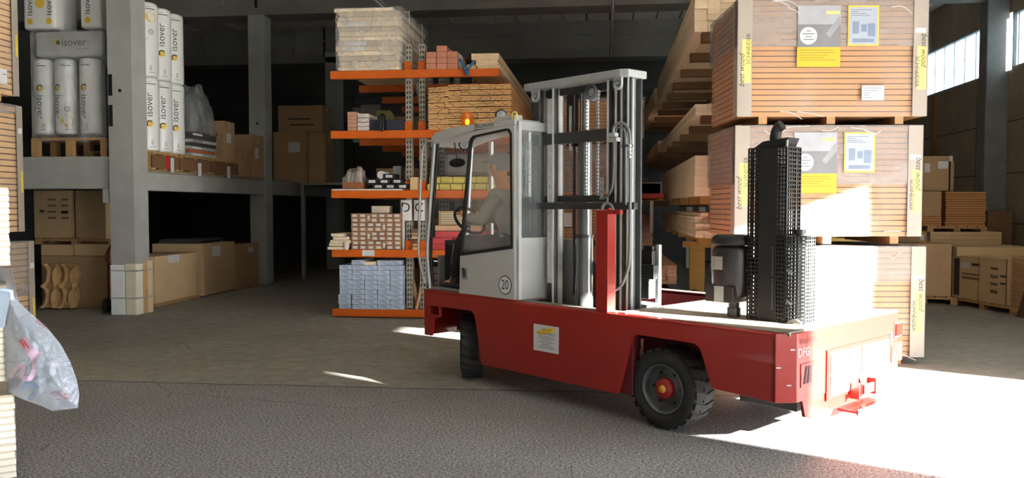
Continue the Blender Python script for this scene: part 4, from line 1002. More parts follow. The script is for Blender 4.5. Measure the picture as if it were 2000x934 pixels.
def carton(label, loc, size, rz=0, m_=None, name='carton', cat='carton', group=None, tape=True, side_label=None, prints=(), shaft=None, bev=.006):
    """corner at loc, faces -y (front) and +x (side); prints: (face, u0, u1, z0, z1, material)"""
    W, D, H = size; t = thing(name, label, cat, loc, rz, group)
    q = MB(); q.box((0, 0, 0), (W, D, H)); q.build('box_body', m_ or CARD, t, bevel=bev)
    if tape:
        q = MB(); q.box((-.001, D / 2 - .03, H - .002), (W + .001, D / 2 + .03, H + .001)); q.box((-.0015, D / 2 - .03, H * .8), (0, D / 2 + .03, H)); q.box((W, D / 2 - .03, H * .8), (W + .0015, D / 2 + .03, H)); q.build('tape_strip', TAPE, t)
    for f_, u0, u1, z0, z1, mm in prints:
        q = MB()
        if f_ == 'f': q.box((u0, -.0025, z0), (u1, 0, z1))
        elif f_ == 'x': q.box((W, u0, z0), (W + .0025, u1, z1))
        elif f_ == 'n': q.box((-.0025, u0, z0), (0, u1, z1))
        q.build('printed_patch' if mm is not WHITEP else 'white_label', mm, t)
    return t
PRT = mat('carton_print', (126, 100, 72), .8, var=.1); PRD = mat('carton_dark_print', (66, 58, 62), .8, var=.08)

# ================================================================== THE GALLERY ON THE LEFT
LOGO_O = mat('logo_yellow', (226, 190, 70), .5); LOGO_K = mat('logo_black', (44, 44, 46), .5)
ROLLM = mat('white_roll_film', (226, 229, 228), .35, var=.04, scale=3, bump=.12, bscale=9, coat=.2)
def roll(label, loc, r, h, rz, group, flip=False, upside=False):
    t = thing('insulation_roll', label, 'insulation roll', loc, rz, group)
    q = MB(); q.lathe([(.001, .0), (r * .86, 0), (r * .97, .02), (r, .06), (r * 1.0, h * .3), (r * .985, h * .5), (r, h * .7), (r, h - .06), (r * .95, h - .015), (r * .8, h), (.001, h)], n=36); q.build('roll_body', ROLLM, t)
    q = MB()
    def curved(M2, mb_txt, mi):   # bend lettering round the roll; text runs along z
        pass
    def put(txt, ang, zc, size, mi, up=True):
        vs, fs = text_mesh(txt, 1.0, 0.0); out_ = []
        for v in vs:
            a = ang + (-v.y * size / r if up else v.y * size / r); z = zc + (v.x if up else -v.x) * size
            out_.append((math.sin(a) * (r + .0025), -math.cos(a) * (r + .0025), z))
        q.add(out_, fs, mi)
    def disc(ang, zc, rad, mi, part_=1.0, off=.002, hole=0):
        n = 24; vs = []; 
        for k in range(n + 1):
            b_ = 2 * PI * part_ * k / n + .6; vs.append((ang + rad * math.cos(b_) / r, zc + rad * math.sin(b_)))
        pts = [(math.sin(a) * (r + off), -math.cos(a) * (r + off), z) for a, z in vs]
        if hole:
            pts2 = [(math.sin(ang + hole * math.cos(2 * PI * part_ * k / n + .6) / r) * (r + off), -math.cos(ang + hole * math.cos(2 * PI * part_ * k / n + .6) / r) * (r + off), zc + hole * math.sin(2 * PI * part_ * k / n + .6)) for k in range(n + 1)]
            q.add(pts + pts2, [(k, k + 1, n + 2 + k, n + 1 + k) for k in range(n)], mi)
        else: q.add(pts, [tuple(range(n + 1))], mi)
    up = not upside
    put('isover', .12 if not flip else -.55, h * (.62 if up else .36), .155, 0, up)
    zd = h * (.62 if up else .36) - (.30 if up else -.30)
    disc(.12 if not flip else -.55, zd, .055, 1); disc(.14 if not flip else -.53, zd, .055, 0, .55, .003, .034)
    disc(-.62 if not flip else .35, h * (.80 if up else .17), .09, 1); disc(-.60 if not flip else .37, h * (.60 if up else .33), .042, 0, 1, .002, .034)
    put('O', -.60 if not flip else .37, h * (.60 if up else .33), .05, 0, up)
    put('031', .35 if not flip else .30, h * (.12 if up else .10), .06, 0, up)
    def band(z, a0, a1, t_, mi):
        n = 10; q.add([(math.sin(a0 + (a1 - a0) * k / n) * (r + .0015), -math.cos(a0 + (a1 - a0) * k / n) * (r + .0015), z + s_ * t_) for s_ in (0, 1) for k in range(n + 1)], [(k, k + 1, n + 2 + k, n + 1 + k) for k in range(n)], mi)
    band(h * .50, -.9, .1, .006, 2); band(h * .90, -.2, .7, .012, 0); band(h * .93, -.2, .3, .006, 2); band(h * .05, .1, .6, .01, 2)
    q.build('roll_lettering', [LOGO_K, LOGO_O, INKG], t); return t
GZ = 2.3
# pallet and hooded rolls left of the first column (stand on the concrete beam)
pallet('long wooden pallet on the concrete beam under the hooded insulation rolls', (xat(66, 12.05), 12.02, 2.495), xat(213, 12.05) - xat(66, 12.05), 1.0, h=.30)
PZ = 2.80
for i, px in enumerate((94, 135, 183)):
    roll('insulation roll under the clear hood, %s from the left' % ORD[i], (xat(px, 12.25), 12.25, PZ + .06), .165, 1.2, (.0, .25, -.25)[i], 'insulation rolls under the clear plastic hood', flip=i == 1, upside=True)
for i, px in enumerate((100, 142, 190)):
    roll('insulation roll in the row behind, under the hood, %s from the left' % ORD[i], (xat(px, 12.62), 12.62, PZ + .06), .165, 1.2, .4 * i, 'insulation rolls under the clear plastic hood', upside=True)
x0, x1 = xat(66, 12.0), xat(206, 12.0)
tp = thing('insulation_pack', 'grey insulation pack lying across the hooded rolls, printed isover', 'insulation pack', (x0, 12.06, PZ + 1.275))
q = MB(); q.box((0.02, 0, 0), (x1 - x0 - .03, .75, .40)); q.build('pack_body', mat('grey_pack_film', (176, 180, 178), .4, var=.1, scale=3, bump=.15, bscale=8), tp, bevel=.06, seg=4)
q = MB(); q.text('isover', frame_m((.70, -.003, .22), (1, 0, 0), (0, 0, 1)), .17, 0); q.cyl((.42, -.001, .23), (.42, -.004, .23), .055, 1, 24); q.cyl((.435, -.003, .22), (.435, -.005, .22), .035, 0, 20); q.box((.75, -.004, .115), (.98, -.001, .122), 2); q.build('pack_lettering', [LOGO_K, LOGO_O, INKG], tp)
hb = thing('plastic_hood', 'clear dusty plastic hood over the insulation rolls left of the column', 'plastic hood', (x0, 12.0, PZ))
W_ = x1 - x0; q = MB(); vs = []; fs = []
prof = [(0, .0), (.0, .5), (.0, 1.0), (.01, 1.35), (.02, 1.62), (.08, 1.70)]
nx = 18
for (iy, z) in prof:
    for i in range(nx + 1): vs.append((W_ * i / nx, iy + jit(.014) + (.02 * math.sin(i * 1.9) if z < 1.3 else 0), z + (jit(.015) if 0 < z else -.05 + .05 * math.sin(i * 1.3))))
for j in range(len(prof) - 1):
    for i in range(nx): fs.append((j * (nx + 1) + i, j * (nx + 1) + i + 1, (j + 1) * (nx + 1) + i + 1, (j + 1) * (nx + 1) + i))
q.add(vs, fs, 0, True); q.add([(0, .08, 1.70), (W_, .08, 1.70), (W_, .95, 1.70), (0, .95, 1.70)], [(0, 1, 2, 3)])
for xx in (0, W_):
    q.add([(xx + jit(.01), y, z) for z in (0, .6, 1.2, 1.68) for y in (.0, .3, .6, .95)], [(r * 4 + c_, r * 4 + c_ + 1, r * 4 + c_ + 5, r * 4 + c_ + 4) for r in range(3) for c_ in range(3)], 0, True)
q.build('hood_film', FILM_DUST, hb)
for k in range(9):
    xx = RND.uniform(.02, W_ - .02); z = RND.uniform(.05, 1.15); q = MB(); q.tube([(xx, -.02, z), (xx + jit(.06), -.03, z + .06), (xx + jit(.12), -.02, z + RND.uniform(.08, .22))], .003, n=5, sub=1); q.build('hood_crease', MATS['film_crease'], hb)
# bundles on top, left part of the frame's upper edge
for i, (pa, pb, dz) in enumerate(((66, 126, 0), (175, 214, 0))):
    xa, xb = xat(pa, 12.3), xat(pb, 12.3)
    tp = thing('insulation_pack', ('white isover pack standing on the hooded pallet, next to the fibre board stack', 'white isover pack standing on the hooded pallet, next to the concrete column')[i], 'insulation pack', (xa, 12.15, PZ + 1.73))
    q = MB(); q.box((0, 0, 0), (xb - xa, .6, 1.2)); q.build('pack_body', ROLLM, tp, bevel=.05, seg=3)
    q = MB()
    for xx in ((.12, .45) if i == 0 else (.13,)):
        q.text('isover', frame_m((xx, -.003, .40), (0, 0, 1), (-1, 0, 0)), .15, 0); q.cyl((xx, -.001, .13), (xx, -.004, .13), .05, 1, 20)
    if i == 0: q.cyl((.30, -.001, .42), (.30, -.004, .42), .08, 1, 20)
    q.build('pack_lettering', [LOGO_K, LOGO_O], tp)
# gallery edge right of the column: pallets along the edge, with rolls, sheeted stack and dark packs
gx = -7.24
ys = [12.36, 13.22, 14.35, 15.5]
bl = [('first pallet on the gallery edge, with red tag, carrying the white rolls', .95), ('second pallet on the gallery edge, under the sheeted packs', 1.1), ('third pallet on the gallery edge, under dark packs', 1.0)]
for i in range(3):
    pt = pallet(bl[i][0], (gx, ys[i], GZ), ys[i + 1] - ys[i] - .03, 1.1, PI / 2, h=.30)
    if i == 0:
        q = MB(); q.box((.42, -.006, .02), (.52, -.002, .25)); q.build('red_tag', mat('red_tag', (190, 30, 30), .6), pt); q = MB(); q.box((.56, -.006, -.02), (.66, -.002, .22)); q.build('white_tag', WHITEP, pt)
    else:
        q = MB(); q.box((.62, -.006, -.05), (.74, -.002, .18)); q.build('white_tag', WHITEP, pt)
    q = MB(); q.box((0, -.002, .03), (ys[i + 1] - ys[i] - .04, .02, .24)); q.build('side_board', mat('dark_side_board', (116, 84, 54), .8, var=.15, stretch=(1, 1, 6)), pt)
RZ0 = GZ + .305
for lev in range(2):
    for i, yy in enumerate((12.57, 12.97, 13.37)):
        roll('white isover roll right of the column, %s along the edge, %s tier' % (ORD[i], ('lower', 'upper')[lev]), (gx - .2, yy, RZ0 + lev * 1.2), .195, 1.19, PI * .5 - .95, 'white insulation rolls right of the column', flip=lev == 1 and i == 0)
sh_ = thing('plastic_hood', 'crumpled clear film over the stack behind the white rolls', 'plastic hood', (gx - .95, 13.65, RZ0 + .42))
q = MB(); 
def lump(W, D, H, nx, ny, seed):
    vs = []; fs = []
    for j in range(ny + 1):
        for i in range(nx + 1):
            u, v = i / nx, j / ny; e_ = min(u, 1 - u, v, 1 - v) * 2
            z = H * (min(1, e_ * 3.2)) * (.82 + .3 * MN.noise(Vector((u * 3, v * 3, seed)))) ; vs.append((W * u + .05 * MN.noise(Vector((u * 9, v * 9, seed + 3))), D * v + .05 * MN.noise(Vector((v * 9, u * 9, seed))), z))
    for j in range(ny):
        for i in range(nx): fs.append((j * (nx + 1) + i, j * (nx + 1) + i + 1, (j + 1) * (nx + 1) + i + 1, (j + 1) * (nx + 1) + i))
    return vs, fs
q.add(*lump(.98, .95, 1.05, 26, 26, 1.3), 0, True); q.build('hood_film', film('grey_hood_film', .35, .8, (150, 154, 156), 2.0, .18), sh_)
q = MB(); q.box((.15, .15, 0), (.82, .75, .62)); q.build('wrapped_goods', mat('dark_wrapped_goods', (70, 70, 74), .6, var=.3), sh_, bevel=.03)
for k in range(7):
    z = RZ0 + k * .06
    tq = thing('flat_pack', 'flat board pack under the crumpled film, %s layer from the pallet' % ORD[k], 'flat pack', (gx - .02 + jit(.015), 13.62 + jit(.02), z), PI / 2 + jit(.02), 'flat packs in the sheeted stack')
    q = MB(); q.box((0, 0, 0), (.95, .9, .054)); q.build('pack_body', [mat('dark_flat_pack', (74, 72, 72), .6, var=.3), mat('white_flat_pack', (176, 178, 176), .6, var=.15), mat('orange_flat_pack', (176, 104, 66), .6, var=.15)][(1, 2, 1, 0, 1, 0, 0)[k]], tq, bevel=.004)
    if k % 2 == 0: q = MB(); q.box((.08, -.003, .008), (.42, 0, .045)); q.build('pack_label', WHITEP if k != 4 else INKG, tq)
for i, (yy, hh, ww) in enumerate(((14.42, .5, .5), (14.98, .75, .45), (15.6, .55, .6), (16.25, .9, .55))):
    carton(('dark carton behind the sheeted stack', 'tall brown carton with white label behind the sheeted stack', 'brown carton before the second column', 'tall brown carton beside the second column')[i] + ' on the gallery', (gx - .8, yy, RZ0 - (.3 if i > 1 else 0)), (.75, ww, hh), 0, CARD2, prints=(('x', .1, .28, hh * .45, hh * .7, WHITEP),) if i % 2 else ())
# big cartons further along the gallery, by the third column
for i, (px0, px1, py0, py1, y) in enumerate(((545, 632, 205, 258, 18.75), (535, 600, 258, 345, 18.6), (604, 636, 258, 340, 18.75))):
    xa, xb = xat(px0, y), xat(px1, y); zb = zat(py0, px0, 18.6); za = zat(258, 540, 18.6) + .004 if i == 0 else 2.264
    carton(('wide brown carton on top of the dark cartons near the third column', 'dark brown carton with white tag below the wide carton', 'brown carton right of the dark tagged carton')[i], (xa, y, za), (xb - xa, .6, (zb if i < 2 else zat(258, 540, 18.6)) - za), 0, CARD2, prints=(('f', (xb - xa) * .45, (xb - xa) * .8, (zb - za) * .6, (zb - za) * .8, WHITEP),) if i == 1 else ((('f', .25, .8, .3, .33, PRD), ('f', .3, .9, .16, .19, PRD)) if i == 0 else ()))
struct(MB().box((-7.05, 18.2, 2.20), (-4.6, 20.6, 2.26)).box((-7.05, 18.3, 0), (-6.97, 18.4, 2.2)).box((-4.7, 18.3, 0), (-4.62, 18.4, 2.2)).build('gallery_platform', CONC_DK))

# ================================================================== UNDER THE GALLERY
ZB = zat(500, 90, 12.7); HL = zat(478, 90, 12.75) - zat(499, 90, 12.75)
pallet('pallet under the two printed cartons below the concrete beam', (xat(78, 13.0), 12.85, ZB + HL + .004), 1.45, .8, h=.10)
yb = 12.98
def px_carton(label, px0, px1, pyt, pyb, y, D, zb_=None, **kw):
    xa, xb = xat(px0, y), xat(px1, y); zb, zt_ = zat(pyb, px0, y), zat(pyt, px0, y)
    zb = zb if zb_ is None else zb_
    return carton(label, (xa, y, zb), (xb - xa, D, zt_ - zb), **kw), xb - xa, zt_ - zb
W_, H_ = xat(138, yb) - xat(66, yb), zat(372, 90, yb) - zat(464, 90, yb)
pr = [('f', .04 + W_ * .1, .04 + W_ * .22, H_ * .55, H_ * .6, PRD)] + [('f', W_ * (.38 + .36 * (k % 2)), W_ * (.60 + .34 * (k % 2)), H_ * (.8 - .13 * (k // 2)), H_ * (.84 - .13 * (k // 2)), PRT) for k in range(8)] + [('f', W_ * .74, W_ * .92, H_ * .52, H_ * .57, PRD)]
px_carton('printed carton below the concrete beam, beside the fibre board stack', 66, 138, 372, 464, yb, .8, zb_=ZB + HL + .106, prints=pr)
t_, W_, H_ = px_carton('carton below the concrete beam, turned with its corner next to the column', 147, 222, 372, 464, yb + .02, .7, zb_=ZB + HL + .106)
t_.rotation_euler.z = -.28
px_carton('low carton under the printed carton, left of the column', 78, 140, 478, 499, 12.75, .9, zb_=ZB + .003, m_=CARD)
px_carton('low carton right of the black gap under the pallet, left of the column', 143, 212, 477, 499, 12.75, .9, zb_=ZB + .003, m_=CARD)
t_, W_, H_ = px_carton('large dark kraft carton on the floor behind the hand truck', 78, 208, 500, 598, 12.7, .9, zb_=.0, m_=CARD2)
# moulded pallet standing on edge against the carton
mpal = thing('moulded_pallet', 'pressed wood pallet standing on edge against the kraft carton', 'pallet', (xat(80, 12.45), 12.42, .03))
MPW = xat(149, 12.45) - xat(80, 12.45); MPH = zat(516, 110, 12.45) - .03
q = MB(); nx, nz = 56, 64; vs = []; fs = []
for j in range(nz + 1):
    for i in range(nx + 1):
        u, v = i / nx, j / nz
        du, dv = (u * 2 % 1) - .5, (v * 2 % 1) - .5
        rd = abs(abs(du) - (.13 + 1.0 * dv * dv)); h_ = .075 * math.exp(-(rd / .055) ** 2) - .07 * math.exp(-((abs(du) - .40) / .13) ** 2 - (dv / .26) ** 2)
        h_ += .035 * math.exp(-((abs(dv) - .5) / .07) ** 2)
        vs.append((MPW * u, -h_ + v * .10, MPH * v))
for j in range(nz):
    for i in range(nx): fs.append((j * (nx + 1) + i, j * (nx + 1) + i + 1, (j + 1) * (nx + 1) + i + 1, (j + 1) * (nx + 1) + i))
q.add(vs, fs, 0, True); po_ = q.build('pallet_shell', mat('pressed_wood', (196, 158, 108), .85, var=.14, scale=14, bump=.3, bscale=70), mpal); md = po_.modifiers.new('thick', 'SOLIDIFY'); md.thickness = .02; md.offset = 1
q = MB()
for u in (.12, .5, .88):
    for v in (.10, .5, .9): q.box((MPW * u - .045, -.075 + v * .1, MPH * v - .045), (MPW * u + .045, -.02 + v * .1, MPH * v + .045))
fo = MB().box((0, 0, 0), (.10, .05, .06)).mesh('foot', MATS['pressed_wood'])
for u in (.10, .55):
    for v in (.06, .5, .9): o = bpy.data.objects.new('foot', fo); COL.objects.link(o); o.parent = mpal; o.location = (MPW * u + .12, -.07 + v * .1, MPH * v)
# hand truck behind the column
hx, hy = xat(207, 12.05), 12.1
ht = thing('hand_truck', 'dark red hand truck leaning behind the concrete column', 'hand truck', (hx - .02, hy, 0))
q = MB(); q.tube([(0, 0, .12), (-.02, .04, .9), (0, .05, 1.05), (.07, .05, 1.13), (.16, .05, 1.14)], .016, sub=2); q.tube([(.28, 0, .12), (.28, .04, 1.0)], .016)
for z in (.4, .7): q.tube([(-.01, .015, z), (.28, .015, z)], .012)
q.tube([(.0, .05, 1.05), (-.03, -.02, .92), (.0, -.04, .82), (.09, -.03, .76)], .013, sub=2); q.build('tube_frame', mat('dark_red_tube', (96, 30, 26), .45, var=.2), ht)
for xx in (-.05, .30): q = MB(); q.lathe([(.05, -.03), (.09, -.035), (.115, -.02), (.115, .02), (.09, .035), (.05, .03)], (xx, .03, .117), (1, 0, 0)); q.lathe([(.05, -.03), (.02, -.02), (.02, .02), (.05, .03)], (xx, .03, .117), (1, 0, 0), 1); q.build('wheel', [RUBBER, RED_DK], ht)
q = MB(); q.box((0, -.20, .02), (.28, .0, .03)); q.build('toe_plate', STEEL, ht)
# cartons right of the column along the gallery edge
P_ = ('x', .30, .62, .62, .74, WHITEP)
carton('light carton with shipping label standing right of the boarded column', (-8.3, 12.98, .05), (.72, 1.42, .80), 0, CARD, name='crate_carton', prints=(('x', .42, .78, .66, .80, WHITEP),))
pallet('flat pallet under the light carton right of the column', (-8.32, 12.95, .0), .76, 1.5, h=.05, group=None)
carton('taller carton with red dotted label behind the light carton', (-8.5, 14.46, .02), (1.02, 1.30, .98), 0, CARD, name='crate_carton', prints=(('x', .35, .68, .72, .92, WHITEP), ('x', .60, .64, .76, .80, RDP)))
carton('dark brown carton at the end of the carton row below the gallery', (-8.5, 15.82, .0), (1.06, 1.0, .92), 0, CARD2, name='crate_carton', prints=(('x', .5, .72, .74, .84, WHITEP),))
for i, (a, b_, z, h_) in enumerate(((13.1, 14.0, .99, .06), (14.6, 15.6, 1.01, .07))):
    carton(('flat dark box lying on the cartons just right of the column', 'flat dark box lying on the tall carton with red dotted label')[i], (-8.4, a + (.0 if i else 1.42), z), (.8, .9, h_), 0, mat('dark_flat_pack', (74, 72, 72)), name='flat_box', cat='box', tape=False)
# protective planks strapped round the column foot
cx0, cx1, cy = -7.68, -7.28, 11.9
plank_cols = [mat('plank_white', (238, 243, 243), .6, var=.05), mat('plank_cream', (232, 222, 194), .7, var=.08), mat('plank_pale', (248, 242, 222), .7, var=.05), mat('plank_tan', (206, 168, 118), .75, var=.1), mat('plank_light', (226, 204, 166), .75, var=.08)]
spec_ = [('white plank', (cx0 + .005, cx0 + .235, cy - .03, cy), 0), ('cream plank beside the white one', (cx0 + .25, cx1 + .0, cy - .028, cy), 1)]
for nm_, (xa, xb, ya, yb_), mi in spec_:
    tag(MB().box((xa, ya, .005), (xb, yb_, .80 + jit(.01))).build('plank', plank_cols[mi], bevel=.004), nm_ + ' strapped to the front of the column foot', 'plank')
for i, (nm_, ya, yb_, mi) in enumerate((('pale plank at the corner', cy - .03, cy + .16, 2), ('tan plank in the middle', cy + .17, cy + .27, 3), ('light plank standing furthest back', cy + .28, cy + .40, 4))):
    tag(MB().box((cx1 + .002, ya, .005), (cx1 + .03 + .012 * i, yb_, .80 + .02 * i)).build('plank', plank_cols[mi], bevel=.004), nm_ + ' strapped to the right side of the column foot', 'plank')
for i, z in enumerate((.26, .69)):
    q = MB(); q.box((cx0 - .002, cy - .034, z), (cx1 + .036, cy - .031, z + .018)); q.box((cx1 + .058, cy - .034, z), (cx1 + .061, cy + .42, z + .018)); q.box((cx1 + .03, cy - .034, z), (cx1 + .06, cy - .031, z + .018))
    tag(q.build('strap', mat('grey_strap', (168, 166, 170), .4, var=.05)), ('lower grey strap holding the planks round the column foot', 'upper grey strap holding the planks round the column foot')[i], 'strap')
# ================================================================== LONG-GOODS RACK (left of and behind the truck)
AX0, AX1, AY = -4.14, -1.56, 12.0
AZ = [.02, .93, 1.83, 2.735, 3.635]; AH = .115
rackA = thing('long_goods_rack', 'orange and grey double sided rack with letter boards, behind the truck cab', 'rack', (0, 0, 0))
rows = [AY, AY + 1.45, AY + 2.9, AY + 4.35, AY + 5.8, AY + 7.25]
ux = ((-3.0, -2.91), (-2.79, -2.70))
bm_ = MB(); bm_.box((AX0, 0, 0), (AX1, .09, AH)); bm_.box((AX0, -.004, .012), (AX1, 0, AH - .012)); bme = bm_.mesh('cross_arm', ORANGE)
def upright_mesh(h):
    q = MB(); q.box((0, .02, 0), (.09, .14, h)); q.box((.0, 0, 0), (.012, .02, h)); q.box((.078, 0, 0), (.09, .02, h)); q.box((.036, .0, 0), (.054, .02, h))
    n = int(h / .075)
    for k in range(n):
        for s_ in (-1, 1):
            xc = .045 + s_ * .0215; z = .03 + k * .075
            q.add([(xc - .010 + s_ * .005, .0185, z), (xc + .010 + s_ * .005, .0185, z), (xc + .006 - s_ * .004, .0185, z + .045), (xc - .008 - s_ * .004, .0185, z + .045)], [(0, 1, 2, 3)], 1)
            q.box((xc - .012, .0, z + .05), (xc + .012, .02, z + .075))
    return q.mesh('upright', [GALV, BLACKM])
ume = upright_mesh(4.15)
lock = MB().box((-.012, -.012, -.01), (.102, .0, .14)).mesh('beam_bracket', ORANGE)
for ri, ry in enumerate(rows):
    for z in AZ:
        o = bpy.data.objects.new('cross_arm', bme); COL.objects.link(o); o.parent = rackA; o.location = (0, ry, z)
    for a, b_ in ux:
        o = bpy.data.objects.new('upright', ume); COL.objects.link(o); o.parent = rackA; o.location = (a, ry + .1, 0)
        if ri == 0:
            for z in AZ[1:]: l = bpy.data.objects.new('beam_bracket', lock); COL.objects.link(l); l.parent = rackA; l.location = (a, ry + .098, z + AH)
    if ri:
        for xx in (-2.20, -2.15): q = MB(); q.box((xx, ry, AZ[4] + AH), (xx + .025, ry + .05, 4.15)); q.build('stake', GALV, rackA)
q = MB()
for a in (-2.86, -2.83): q.bar((a, AY + .2, .2), (a, rows[1] + .1, 1.9), .03, .03); q.bar((a, rows[1] + .1, 1.9), (a, AY + .2, 3.6), .03, .03)
q.build('brace', GALV, rackA)
def zs(l): return AZ[l] + AH
# letter boards hanging on the uprights
for i, (pa, pb, ch) in enumerate(((782, 803, 'D'), (808, 829, 'C'))):
    xa, xb = xat(pa, 12.08), xat(pb, 12.08); z0, z1 = zat(431, pa, 12.08), zat(391, pa, 12.08)
    q = MB(); n = 8
    vs = [(xa + (xb - xa) * k / n, 12.096 - .02 * math.sin(PI * k / n), z0 + (z1 - z0) * j) for j in (0, 1) for k in range(n + 1)]
    q.add(vs, [(k, k + 1, n + 2 + k, n + 1 + k) for k in range(n)]); q.text(ch, frame_m(((xa + xb) / 2, 12.072, z0 + (z1 - z0) * .62), (1, 0, 0), (0, 0, 1)), .20, 1)
    o = q.build('letter_board', [WHITEP, INK]); md = o.modifiers.new('thick', 'SOLIDIFY'); md.thickness = .002
    tag(o, ('white board with black letter D hanging on the left rack upright', 'white board with black round letter hanging on the right rack upright')[i], 'sign')

def simple(name, label, cat, loc, size, m_, rz=0, group=None, bev=.005, extra=None):
    q = MB(); q.box((0, 0, 0), size); ml = [m_]
    if extra: extra(q); ml += extra.mats
    o = q.build(name, ml, None, loc, rz, bev); return tag(o, label, cat, group)
# --- lowest shelf: blue packs, 9 rows of 5, four more on top
BLUEP = [mat('blue_white_pack', (186, 204, 226), .45, var=.10, scale=9, bump=.2, bscale=18, rv=.07), mat('pack_blue_print', (140, 158, 196), .5, var=.1)]
px0, px1 = xat(662, AY), xat(786, AY); cw = (px1 - px0) / 5; rh = (zat(518, 700, AY) - zs(0)) / 9
pm = MB(); pm.box((0.003, 0, 0.002), (cw - .003, .55, rh - .003))
for k in range(6):
    a = RND.uniform(.02, cw - .07); z = RND.uniform(.01, rh - .03); pm.add([(a, -.0015, z), (a + .05, -.0015, z + .004), (a + .04, -.0015, z + .012), (a, -.0015, z + .014)], [(0, 1, 2, 3)], 1)
pm.box((.02, -.0015, rh * .5), (.05, 0, rh * .5 + .006), 1)
pme = pm.mesh('laminate_pack', BLUEP)
for r_ in range(9):
    for c_ in range(5):
        o = bpy.data.objects.new('laminate_pack', pme); COL.objects.link(o); o.location = (px0 + c_ * cw + jit(.005) - (.02 if r_ < 3 and c_ == 0 else 0), AY + .0 + jit(.012), zs(0) + r_ * rh)
        tag(o, 'blue wrapped pack, %s row up, %s from the left, lowest orange shelf' % (ORD[r_], ORD[c_]), 'pack', 'blue packs on the lowest rack shelf')
for c_ in range(1, 5):
    o = bpy.data.objects.new('laminate_pack', pme if c_ != 2 else MB().box((0, 0, 0), (cw - .01, .55, .05)).mesh('wood_strip_pack', TIMB2)); COL.objects.link(o); o.location = (px0 + c_ * cw - .02 + jit(.01), AY + .03, zs(0) + 9 * rh); o.rotation_euler.y = jit(.02)
    if c_ == 2: o.name = 'wood_strip_pack'
    tag(o, ('', 'crumpled blue pack lying on top of the blue packs, furthest left', 'pale wood strips lying on top of the blue packs', 'blue pack on top row, next to the pale wood strips', 'blue pack on top row, next to the rack upright')[c_], 'pack', 'packs lying on top of the blue stack')
# --- second shelf: labelled cartons in four tiers
px0, px1 = xat(685, AY), xat(783, AY); zt_ = zat(417, 700, AY); rh = (zt_ - zs(1)) / 8; cw = (px1 - px0) / 6.5
def lab(w_, h_):
    q = MB(); q.box((0.002, 0, .002), (w_ - .002, .4, h_ - .002)); q.box((w_ * .22, -.002, h_ * .22), (w_ * .78, 0, h_ * .74), 1); q.box((w_ * .3, -.0025, h_ * .40), (w_ * .65, -.0015, h_ * .46), 2)
    return q
BCART = mat('small_brown_carton', (168, 126, 96), .8, var=.1, rv=.12)
m_h = lab(cw, rh).mesh('profile_carton', [BCART, WHITEP, INKG]); m_v = lab(cw * .5, rh * 2).mesh('profile_carton', [BCART, WHITEP, INKG])
for tier in range(4):
    vpos = (4, 2, 4, 2)[tier]; x = px0; ci = 0
    for c_ in range(7):
        if c_ == vpos:
            o = bpy.data.objects.new('profile_carton', m_v); COL.objects.link(o); o.location = (x, AY + .02 + jit(.01), zs(1) + tier * rh * 2)
            tag(o, 'upright narrow brown carton with white label in the %s tier of the second shelf' % ORD[tier], 'carton', 'labelled cartons on the second rack shelf'); x += cw * .5; continue
        for s_ in range(2):
            o = bpy.data.objects.new('profile_carton', m_h); COL.objects.link(o); o.location = (x + jit(.004), AY + .02 + jit(.012), zs(1) + (tier * 2 + s_) * rh)
            tag(o, 'brown carton with white label, row %s up, %s from the left, second rack shelf' % (ORD[tier * 2 + s_], ORD[ci]), 'carton', 'labelled cartons on the second rack shelf')
        x += cw; ci += 1
simple('crumpled_carton', 'crumpled grey carton lying on top of the labelled cartons', 'carton', (xat(723, AY), AY + .05, zt_), (xat(757, AY) - xat(723, AY), .3, .115), mat('grey_carton', (190, 180, 164), .8, var=.15), .06, bev=.015)
simple('white_board', 'thin white board standing between the labelled cartons and the upright', 'board', (xat(784, AY), AY + .05, zs(1)), (.02, .4, .66), WHITEP)
# loose battens left of the cartons
for k, (a, b_, dz) in enumerate(((641, 672, 0), (644, 676, .055), (646, 684, .10), (652, 680, .15), (648, 672, .20))):
    simple('batten', 'pale wooden batten pack left of the labelled cartons, %s from the shelf' % ORD[k], 'batten', (xat(a, AY), AY - .05, zs(1) + dz), (xat(b_, AY) - xat(a, AY), .7, .045), TIMB2, jit(.03), 'loose battens on the second shelf')
q = MB(); q.lathe([(.035, 0), (.05, .04), (.05, .1), (.04, .13), (.001, .13)], n=16); o = q.build('spool', mat('cream_spool', (214, 204, 190), .5), None, (xat(676, AY), AY - .02, zs(1))); tag(o, 'small cream spool between the battens and the labelled cartons', 'spool')
simple('paper_note', 'white paper note on the front edge of the second shelf', 'note', (xat(707, AY), AY - .0075, zat(500, 707, AY)), (xat(731, AY) - xat(707, AY), .003, .09), WHITEP, bev=0)
